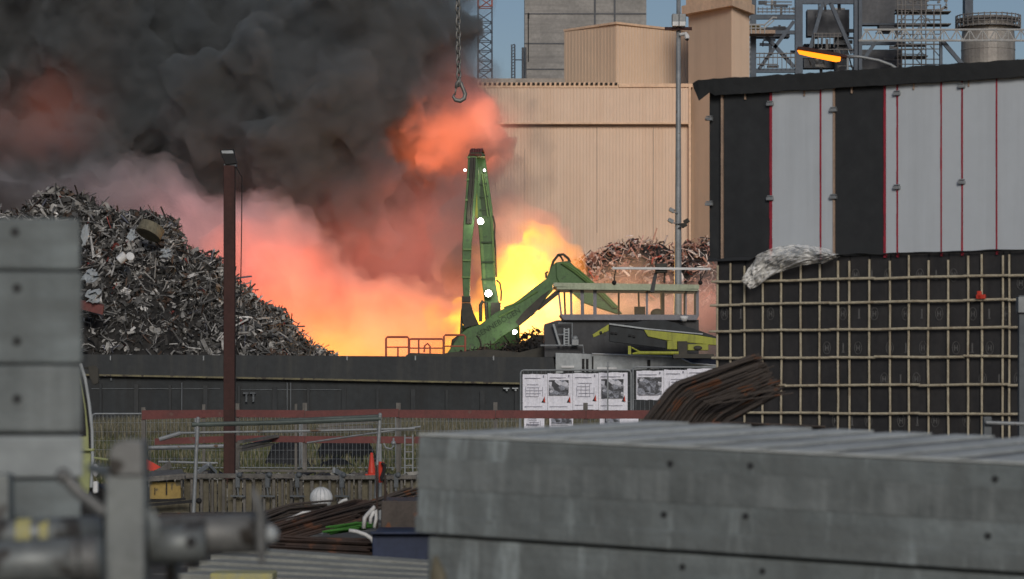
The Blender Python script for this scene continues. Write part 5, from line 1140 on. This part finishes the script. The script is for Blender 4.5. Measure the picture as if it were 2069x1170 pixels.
# left stack
dl = 9.0
def lz(py): return P(0, py, dl).z
xr_ = P(166, 0, dl).x
stk = [(-0.9, 441, 546, 'topmost grey concrete block of the left foreground stack', 'concrete', [(470,)], -4), (-0.9, 549, 735, 'second concrete block from the top of the left stack', 'concrete', [(583,), (690,)], 0), (-0.9, 738, 874, 'dark stained concrete block in the middle of the left stack', 'concrete_band', [(806,)], 0), (-0.9, 880, 966, 'pale concrete block below the dark stained one on the left', 'concrete_pale', [], 2), (-.9, 970, 1062, 'lowest visible concrete block of the left stack', 'concrete', [(1052,)], -2)]
for L_, y0, y1, lab, mm, hs, dx in stk:
    q = P(166+dx, 0, dl); conc_block('concrete_block', lab, (q.x-1.1*.986, dl-1.1*.166, 0), (.986, .166, 0), 1.1, 1.1, lz(y1), lz(y0), [(1.1-S(130, dl), lz(h[0])) for h in hs], mm)
conc_block('concrete_block', 'base block under the left foreground stack', (xr_-1.08*.986, dl-1.08*.166, 0), (.986, .166, 0), 1.05, 1.05, 0, lz(1064), [], 'concrete')
sb = thing('support_bracket', 'blurred grey bracket plate clipped in front of the left concrete stack', 'bracket', P(20, 1000, 8.6)); m = MB(); m.box(P(-40, 1062, 8.6), P(30, 955, 8.7)); obj('plate', m, 'steel_near', sb, bevel=.01); m = MB(); m.box((P(-10, 0, 8.65).x, 8.65, 0), (P(20, 0, 8.65).x, 8.72, P(0, 1062, 8.65).z)); obj('leg', m, 'steel_near', sb)

# ------------------------------------------------------------------ lime loader cab behind the left stack
lo = thing('loader_cab', 'lime framed loader cab with black mirror half hidden by the left concrete stack', 'loader', (P(110, 0, 33).x, 33, 0))
DV = 33
m = MB(); m.prism([P(a, b, DV) for a, b in ((120, 745), (160, 745), (168, 770), (175, 810), (180, 850), (184, 906), (184, 960), (180, 1000), (120, 1000))], (-.26, 1.6, 0)); obj('cab_side', m, 'lime_pale', lo, bevel=.02)
m = MB(); m.tube([P(163, 735, DV-.04), P(172, 765, DV-.04), P(180, 815, DV-.04), P(186, 870, DV-.04), P(187, 930, DV-.04), P(184, 985, DV-.04)], .018, 8); obj('cab_pillar', m, 'ship_pale', lo)
m = MB(); m.tube([P(160, 740, DV-.05), P(167, 768, DV-.05), P(175, 816, DV-.05), P(181, 870, DV-.05), P(182, 908, DV-.05)], .012, 8); m.prism([P(a, b, DV-.02) for a, b in ((120, 750), (157, 752), (164, 780), (171, 830), (174, 880), (120, 885))], (0, .015, 0)); obj('door_seal', m, 'near_black', lo)
m = MB(); m.tube([P(120, 908, DV-.05), P(188, 909, DV-.05), P(190, 906, DV-.05)], .018, 8); m.tube([P(190, 925, DV-.03), P(218, 929, DV-.03)], .012, 8); obj('door_handle', m, 'lime_pale', lo)
m = MB(); m.prism([P(a, b, DV-.1) for a, b in ((177, 739), (194, 738), (199, 746), (199, 774), (189, 778), (181, 764))], (0, .07, 0)); m.tube([P(165, 742, DV-.02), P(180, 745, DV-.06)], .012, 6); obj('mirror', m, 'machine_dark', lo, bevel=.012)
m = MB(); m.ball(P(193, 950, DV-.1), .05, .8, .5, 1.5); m.box(P(187, 997, DV-.1), P(200, 972, DV)); obj('marker_lamp', m, 'white_paint', lo, bevel=.02)
m = MB(); m.prism([P(a, b, DV-.1) for a, b in ((60, 1000), (188, 1000), (188, 1076), (60, 1076))], (-.3, 1.9, 0)); obj('chassis', m, 'machine_dark', lo, bevel=.03)
for dy in (0, 1.6):
    m = MB(); q = P(120, 0, DV); m.tube([(q.x, DV+dy-.2, .5), (q.x, DV+dy+.2, .5)], .5, 24); obj('wheel', m, 'near_black', lo, bevel=.03)

# ------------------------------------------------------------------ near steel post and scaffold tubes
DN = 7.5
np_ = thing('steel_post', 'blurred grey steel post with wider head in the near left foreground', 'post', (P(252, 0, DN).x, DN, 0))
q = P(252, 0, DN); m = MB(); m.box((q.x-S(40, DN), DN, 0), (q.x+S(40, DN), DN+.106, P(0, 960, DN).z)); obj('shaft', m, 'steel_near', np_, bevel=.006)
m = MB(); m.prism([P(a, b, DN-.01) for a, b in ((222, 962), (218, 915), (228, 895), (250, 888), (288, 890), (290, 962))], (0, .14, 0)); obj('head', m, 'steel_near_dark', np_, bevel=.006)
m = MB(); m.tube([P(128, 962, DN+.05), P(165, 1000, DN+.05), P(214, 1038, DN+.03)], .016, 10); m.ball(P(128, 962, DN+.05), .021); obj('locking_arm', m, 'steel_near_dark', np_)
m = MB(); m.tube([P(185, 945, DN+.2), P(225, 958, DN+.1)], .015, 8); obj('cross_pin', m, 'steel_near', np_)
def htube(name, label, a, b, d, r, mname, sticker=None):
    o = thing(name, label, 'tube', P(*a, d), None); m = MB(); m.tube([P(*a, d), P(*b, d)], r, 24); obj('tube', m, mname, o, smooth=True); 
    return o
t1 = htube('scaffold_tube', 'pale scaffold tube with yellow sticker in the near left foreground', (-120, 1084), (204, 1074), 7.9, .042, 'steel_near')
m = MB(); m.tube([P(36, 1080, 7.9), P(66, 1079, 7.9)], .0434, 24); m.tube([P(84, 1079, 7.9), P(102, 1078, 7.9)], .0431, 24); obj('sticker', m, 'sticker_yellow', t1)
t2 = htube('scaffold_tube', 'thick dark scaffold tube along the bottom left edge', (-120, 1146), (206, 1128), 7.3, .056, 'steel_near')
m = MB(); m.tube([P(150, 1132, 7.3), P(162, 1131, 7.3)], .058, 24); m.tube([P(170, 1131, 7.3), P(200, 1129, 7.3)], .060, 24); obj('coupler', m, 'steel_near_dark', t2)
t3 = htube('scaffold_tube', 'dark scaffold tube right of the near post ending in a pale cap', (292, 1086), (540, 1076), 7.7, .054, 'steel_near_dark')
m = MB(); m.tube([P(305, 1104, 7.6), P(415, 1096, 7.6)], .050, 24); obj('sleeve', m, 'steel_near', t3, smooth=True)
m = MB(); m.tube([P(538, 1078, 7.7), P(548, 1081, 7.7), P(560, 1084, 7.7)], [.028, .024, .016], 14); obj('end_cap', m, 'ship_pale', t3, smooth=True)
m = MB(); m.tube([P(386, 1094, 7.54), P(386, 1094, 7.6)], .013, 12); m.box(P(378, 1150, 7.6), P(402, 1115, 7.67)); obj('bolt', m, 'near_black', t3)
m = MB(); m.tube([P(511, 986, 7.62), P(519, 1012, 7.62), P(526, 1040, 7.62), P(527, 1110, 7.62), P(530, 1142, 7.62)], [.005, .012, .013, .013, .006], 10); obj('wedge_pin', m, 'steel_near_dark', t3)
m = MB(); m.box((P(330, 0, 7.7).x, 7.76, 0), (P(350, 0, 7.7).x, 7.86, P(0, 1085, 7.7).z)); obj('support_leg', m, 'steel_near_dark', t3)
m = MB(); m.tube([P(302, 1030, 5.6), P(312, 1062, 5.6), P(310, 1090, 5.6)], [.008, .012, .01], 8); tag(obj('bolt_stub', m, 'steel_near'), 'pale blurred bolt stub just right of the near post', 'bolt')
m = MB(); q = P(885, 0, 10); m.tube([(q.x, 10, 0), (q.x, 10, P(0, 1160, 10).z), P(880, 1124, 10)], [.035, .03, .008], 10); tag(obj('timber_stake', m, 'timber_tan', smooth=True), 'brown blurred stake tip at the bottom before the right block', 'stake')

# ------------------------------------------------------------------ smoke and fire (volumes in billowing closed shapes)
def shell(blobs, grow, voxel, amp, freq, seed, puffy):
    """closed billowing skin around a set of puffs, grown outwards (m) or shrunk, displaced by noise"""
    m = MB()
    for (px, py, d, r, sy) in blobs:
        rr = S(r, d)+grow
        if rr > .4: m.ball(P(px, py, d), rr, 1, sy, 1, 18, 11)
    def remesh(me, vs):
        o = bpy.data.objects.new('src', me); COL.objects.link(o); rm = o.modifiers.new('r', 'REMESH'); rm.mode = 'VOXEL'; rm.voxel_size = vs; bpy.context.view_layer.update()
        ev = bpy.data.meshes.new_from_object(o.evaluated_get(bpy.context.evaluated_depsgraph_get())); COL.objects.unlink(o); bpy.data.objects.remove(o); return ev
    me = bpy.data.meshes.new('src'); me.from_pydata(m.v, [], m.f); me.update(); ev = remesh(me, voxel)
    n = len(ev.vertices); co = np.empty(n*3, np.float32); ev.vertices.foreach_get('co', co); co = co.reshape(-1, 3); no = np.empty(n*3, np.float32); ev.vertices.foreach_get('normal', no); no = no.reshape(-1, 3)
    disp = np.empty(n, np.float32)
    for i in range(n):
        q = Vector(co[i])*freq+Vector((seed*3.1, 0, seed))
        a, b, c, e = mnoise.noise(q), mnoise.noise(q*2.1), mnoise.noise(q*4.3), mnoise.noise(q*8.7)
        f = mnoise.noise(q*15.1)
        rough_ = .8*a+.55*b+.42*c+.32*e+.2*f; puff = 1.1*abs(a)+.85*abs(b)+.62*abs(c)+.44*abs(e)+.22*f-.72
        disp[i] = amp*(puffy*puff+(1-puffy)*rough_)
    co += no*disp[:, None]; ev.vertices.foreach_set('co', co.ravel()); ev.update()
    return remesh(ev, voxel*.85)
def plume(name, blobs, layers, voxel, amp, freq, seed):
    """one smoke body: nested skins, thin outside and dense inside, so that its edge fades out; layers = (grow, puffy, material)"""
    V = []; Fc = []; MI = []
    for k, (grow, puffy, material) in enumerate(layers):
        me = shell(blobs, grow, voxel, amp, freq, seed+k*2.3, puffy); o = len(V); n = len(me.vertices)
        co = np.empty(n*3, np.float32); me.vertices.foreach_get('co', co); V += [tuple(v) for v in co.reshape(-1, 3)]
        for p in me.polygons: Fc.append([o+v for v in p.vertices]); MI.append(k)
        bpy.data.meshes.remove(me)
    me = bpy.data.meshes.new(name); me.from_pydata(V, [], Fc); me.update()
    for _, _, material in layers: me.materials.append(material)
    me.polygons.foreach_set('material_index', np.array(MI, np.int32)); me.polygons.foreach_set('use_smooth', np.ones(len(MI), bool)); me.update()
    ob = bpy.data.objects.new(name, me); COL.objects.link(ob); return ob
def volmat(name, density, albedo, glows, nscale=.12, ncontrast=(.3, .62), nmin=.35, warp=3.0, d_ref=245, base_em=(0, 0, 0), fine=.35, det=4):
    """smoke: noisy density, scattering albedo, and patches of emission: flames themselves, light painted into smoke (centre and radii given on the photo at distance d_ref, colour)"""
    m, nt, out = newmat(name)
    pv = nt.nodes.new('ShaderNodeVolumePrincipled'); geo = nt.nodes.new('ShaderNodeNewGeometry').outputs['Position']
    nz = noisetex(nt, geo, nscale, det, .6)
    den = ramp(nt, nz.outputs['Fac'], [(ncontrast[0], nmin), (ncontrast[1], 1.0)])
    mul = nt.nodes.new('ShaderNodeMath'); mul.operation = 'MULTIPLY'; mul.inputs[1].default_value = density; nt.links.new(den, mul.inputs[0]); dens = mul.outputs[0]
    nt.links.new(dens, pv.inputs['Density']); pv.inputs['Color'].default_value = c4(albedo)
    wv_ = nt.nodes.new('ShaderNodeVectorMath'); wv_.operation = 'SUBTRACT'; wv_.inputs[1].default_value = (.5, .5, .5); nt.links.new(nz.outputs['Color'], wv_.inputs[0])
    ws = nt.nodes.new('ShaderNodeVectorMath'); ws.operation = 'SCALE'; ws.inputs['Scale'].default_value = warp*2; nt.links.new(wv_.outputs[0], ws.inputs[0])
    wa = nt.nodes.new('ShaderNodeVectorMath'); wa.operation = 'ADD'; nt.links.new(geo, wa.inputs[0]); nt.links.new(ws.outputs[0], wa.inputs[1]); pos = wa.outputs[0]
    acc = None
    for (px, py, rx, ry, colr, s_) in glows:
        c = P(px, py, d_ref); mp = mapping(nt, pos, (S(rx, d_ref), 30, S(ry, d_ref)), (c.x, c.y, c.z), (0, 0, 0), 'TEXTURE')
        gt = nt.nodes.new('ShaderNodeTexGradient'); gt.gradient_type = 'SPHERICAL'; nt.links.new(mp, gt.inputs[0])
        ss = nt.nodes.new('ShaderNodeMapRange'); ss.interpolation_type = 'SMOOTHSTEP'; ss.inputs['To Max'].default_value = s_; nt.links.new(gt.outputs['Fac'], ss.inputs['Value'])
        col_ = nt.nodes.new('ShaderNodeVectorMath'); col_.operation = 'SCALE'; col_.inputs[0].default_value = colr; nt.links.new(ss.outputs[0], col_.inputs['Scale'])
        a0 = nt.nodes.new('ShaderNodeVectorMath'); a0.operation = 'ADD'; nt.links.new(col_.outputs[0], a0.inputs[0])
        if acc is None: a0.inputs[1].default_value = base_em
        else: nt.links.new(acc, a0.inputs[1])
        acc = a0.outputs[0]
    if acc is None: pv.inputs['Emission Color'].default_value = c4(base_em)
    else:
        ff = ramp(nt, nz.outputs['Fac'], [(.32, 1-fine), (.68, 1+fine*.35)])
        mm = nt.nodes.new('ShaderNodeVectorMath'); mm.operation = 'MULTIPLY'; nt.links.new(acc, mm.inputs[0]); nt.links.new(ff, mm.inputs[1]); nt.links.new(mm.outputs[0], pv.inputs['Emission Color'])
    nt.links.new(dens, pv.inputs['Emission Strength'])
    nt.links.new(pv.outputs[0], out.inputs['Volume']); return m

DS = 262
black_painted_glow = [(100, 240, 180, 130, (.075, .016, .008), 1), (955, 272, 150, 85, (.78, .15, .06), 1), (890, 315, 130, 45, (.50, .09, .03), 1), (1020, 280, 110, 100, (.32, .12, .085), 1), (985, 215, 90, 60, (.25, .06, .04), 1), (950, 190, 130, 90, (.16, .05, .04), 1),
              (890, 480, 280, 180, (.32, .08, .055), 1), (620, 640, 500, 260, (.40, .09, .06), 1)]  # firelight on the black smoke, painted in as emission
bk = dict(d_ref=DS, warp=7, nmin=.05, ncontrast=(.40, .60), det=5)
b_in = volmat('black_smoke_core', 1.25, (.29, .32, .34), black_painted_glow, nscale=.17, **bk)
b_mid = volmat('black_smoke_edge', .26, (.34, .365, .38), black_painted_glow, nscale=.26, **bk)
b_out = volmat('black_smoke_wisp', .08, (.28, .29, .30), black_painted_glow, nscale=.34, **bk)
rb_ = random.Random(4); blobs = []
for py, xs1, r in ((-70, 870, 135), (70, 850, 125), (200, 850, 120), (330, 860, 112), (450, 860, 105), (560, 860, 100), (670, 880, 105), (770, 900, 105)):
    px = -190
    while px < xs1: blobs.append((px+rb_.uniform(-25, 25), py+rb_.uniform(-25, 25), DS+rb_.uniform(-5, 6), r*rb_.uniform(.75, 1.1), .8)); px += 125
blobs += [(885, 60, DS, 84, .8), (925, 110, DS, 60, .8), (915, -20, DS, 60, .8), (885, 180, DS, 82, .8), (930, 60, DS, 50, .8), (940, 255, DS, 76, .8), (985, 285, DS, 42, .8), (1015, 225, DS+1, 18, .8), (1022, 300, DS-1, 20, .8), (1045, 262, DS, 13, .8), (1040, 318, DS, 12, .8), (1052, 228, DS, 10, .8), (900, 340, DS, 72, .8), (905, 430, DS, 76, .8), (905, 340, DS+5, 74, 1.8), (905, 430, DS+5, 76, 1.8), (880, 250, DS+5, 80, 1.8), (910, 250, DS+4, 68, 1.6),
          (560, 150, DS-9, 85, .7), (690, 200, DS-10, 75, .7), (600, 300, DS-8, 105, .7), (740, 380, DS-8, 90, .7), (420, 230, DS-7, 85, .7), (660, 90, DS-8, 55, .7), (790, 480, DS-7, 52, .7)]
for py in range(-120, 760, 110):
    for px in range(-220, 880 if py < 200 else 930, 110): blobs.append((px, py, DS+9, 94, 1.7))
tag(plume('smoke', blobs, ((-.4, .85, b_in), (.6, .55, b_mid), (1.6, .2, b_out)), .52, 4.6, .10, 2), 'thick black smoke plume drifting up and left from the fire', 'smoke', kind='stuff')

DP2 = 247
pink_painted_glow = [(400, 410, 330, 190, (.12, .068, .074), 1), (510, 500, 270, 190, (.28, .095, .082), 1), (620, 610, 300, 220, (.75, .145, .075), 1), (560, 580, 130, 110, (.45, .05, .015), 1), (720, 720, 420, 160, (.90, .25, .04), 1), (700, 740, 170, 90, (.3, .18, .0), 1), (860, 640, 210, 200, (.70, .18, .08), 1), (1070, 470, 150, 130, (.75, .27, .14), 1), (1110, 540, 150, 130, (.70, .27, .10), 1),
             (1320, 620, 300, 90, (.72, .27, .17), 1), (1250, 630, 120, 70, (.4, .2, .08), 1)]  # pink and orange light painted into the low smoke as emission
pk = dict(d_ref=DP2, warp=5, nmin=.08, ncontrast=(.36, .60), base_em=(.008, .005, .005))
p_in = volmat('pink_smoke_core', 1.0, (.22, .215, .22), pink_painted_glow, nscale=.21, **pk)
p_mid = volmat('pink_smoke_edge', .34, (.50, .49, .51), pink_painted_glow, nscale=.30, **pk)
p_out = volmat('pink_smoke_wisp', .13, (.55, .54, .56), pink_painted_glow, nscale=.40, **pk)
blobs = []
top = [(-120, 400), (0, 375), (100, 365), (200, 350), (300, 345), (370, 390), (450, 440), (540, 430), (600, 450), (640, 520), (700, 590), (770, 590), (850, 600), (930, 620)]
for i in range(len(top)-1):
    (x0, y0), (x1, y1) = top[i], top[i+1]
    for f in (0, .5):
        px, py = x0+(x1-x0)*f, y0+(y1-y0)*f; r = rb_.uniform(38, 58); blobs.append((px, py+r*.85, DP2+rb_.uniform(-2, 3), r, .9))
        yy = py+r*1.7
        while yy < 790: blobs.append((px+rb_.uniform(-20, 20), yy, DP2+rb_.uniform(-2, 3), 75, .8)); yy += 75
blobs += [(1005, 455, 252, 38, .8), (1060, 480, 252, 42, .8), (1090, 525, 251, 40, .8), (1050, 540, 252, 56, .8), (1110, 560, 251, 30, .8), (1120, 610, 251, 42, .8), (1080, 620, 252, 66, .8), (1000, 600, 252, 66, .8), (1100, 700, 252, 76, .8), (980, 700, 252, 80, .8), (1020, 420, 253, 22, .8), (960, 440, 252, 40, .8), (940, 520, 252, 60, .8)]
for px in range(1180, 1480, 36): blobs.append((px, 655+rb_.uniform(-12, 8), 237+rb_.uniform(-1, 1), rb_.uniform(48, 60), 1.5))
blobs += [(1432, 600, 237, 34, .7), (1470, 590, 237, 46, .7)]
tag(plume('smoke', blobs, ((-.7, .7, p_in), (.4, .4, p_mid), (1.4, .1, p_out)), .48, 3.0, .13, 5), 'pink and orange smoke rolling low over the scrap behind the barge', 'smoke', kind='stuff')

DFi = 234
fire_glow = [(1080, 560, 190, 170, (1.8, .75, .0), 1), (1070, 530, 110, 130, (1.5, 1.5, .12), 1), (1000, 640, 170, 140, (1.4, .85, .03), 1), (920, 650, 120, 120, (1.5, .85, .05), 1), (1090, 640, 130, 90, (1.5, 1.1, .4), 1), (1140, 610, 90, 70, (.9, .7, .2), 1)]
fk = dict(d_ref=DFi, warp=2.2, base_em=(.70, .21, .045), fine=.62)
f_in = volmat('fire_core', .95, (.2, .15, .1), fire_glow, nscale=.34, nmin=.10, ncontrast=(.38, .58), **fk)
f_out = volmat('fire_edge', .22, (.25, .2, .15), [(a, b, c, d, (e[0]*.75, e[1]*.55, e[2]*.9), f) for a, b, c, d, e, f in fire_glow], nscale=.3, nmin=.03, ncontrast=(.40, .62), **fk)
blobs = [(1068, 472, DFi, 16, .7), (1075, 500, DFi, 34, .7), (1045, 520, DFi, 36, .7), (1100, 540, DFi, 34, .7), (1065, 560, DFi, 52, .7), (1110, 585, DFi, 32, .7), (1030, 590, DFi, 48, .7), (1085, 620, DFi, 50, .7), (1010, 640, DFi, 48, .7), (1130, 630, DFi, 34, .7), (1060, 680, DFi, 60, .7), (1120, 690, DFi, 50, .7), (960, 660, DFi, 40, .7), (925, 640, DFi, 26, .7), (905, 660, DFi, 28, .7), (935, 610, DFi, 20, .7), (915, 605, DFi, 14, .7), (930, 700, DFi, 44, .7), (990, 710, DFi, 60, .7), (1000, 760, DFi, 60, .7), (1090, 760, DFi, 60, .7),
         (890, 670, DFi, 16, .7), (1170, 660, DFi, 30, .7), (1160, 600, DFi, 20, .7), (1175, 620, DFi, 22, .7), (1150, 640, DFi, 30, .7), (1190, 628, DFi, 26, .7), (1140, 600, DFi, 30, .7), (1030, 500, DFi, 18, .7), (1010, 540, DFi, 26, .7)]
tag(plume('flames', blobs, ((-.15, .55, f_in), (1.0, .15, f_out)), .4, 1.5, .32, 8), 'bright yellow flames burning behind the two green handlers', 'fire', kind='stuff')
fp = bpy.data.objects.new('fire_light', bpy.data.lights.new('fire_light', 'POINT')); COL.objects.link(fp)
fp.location = P(1065, 600, 231); fp.data.energy = 14000; fp.data.color = (1, .5, .15); fp.data.shadow_soft_size = 2.5
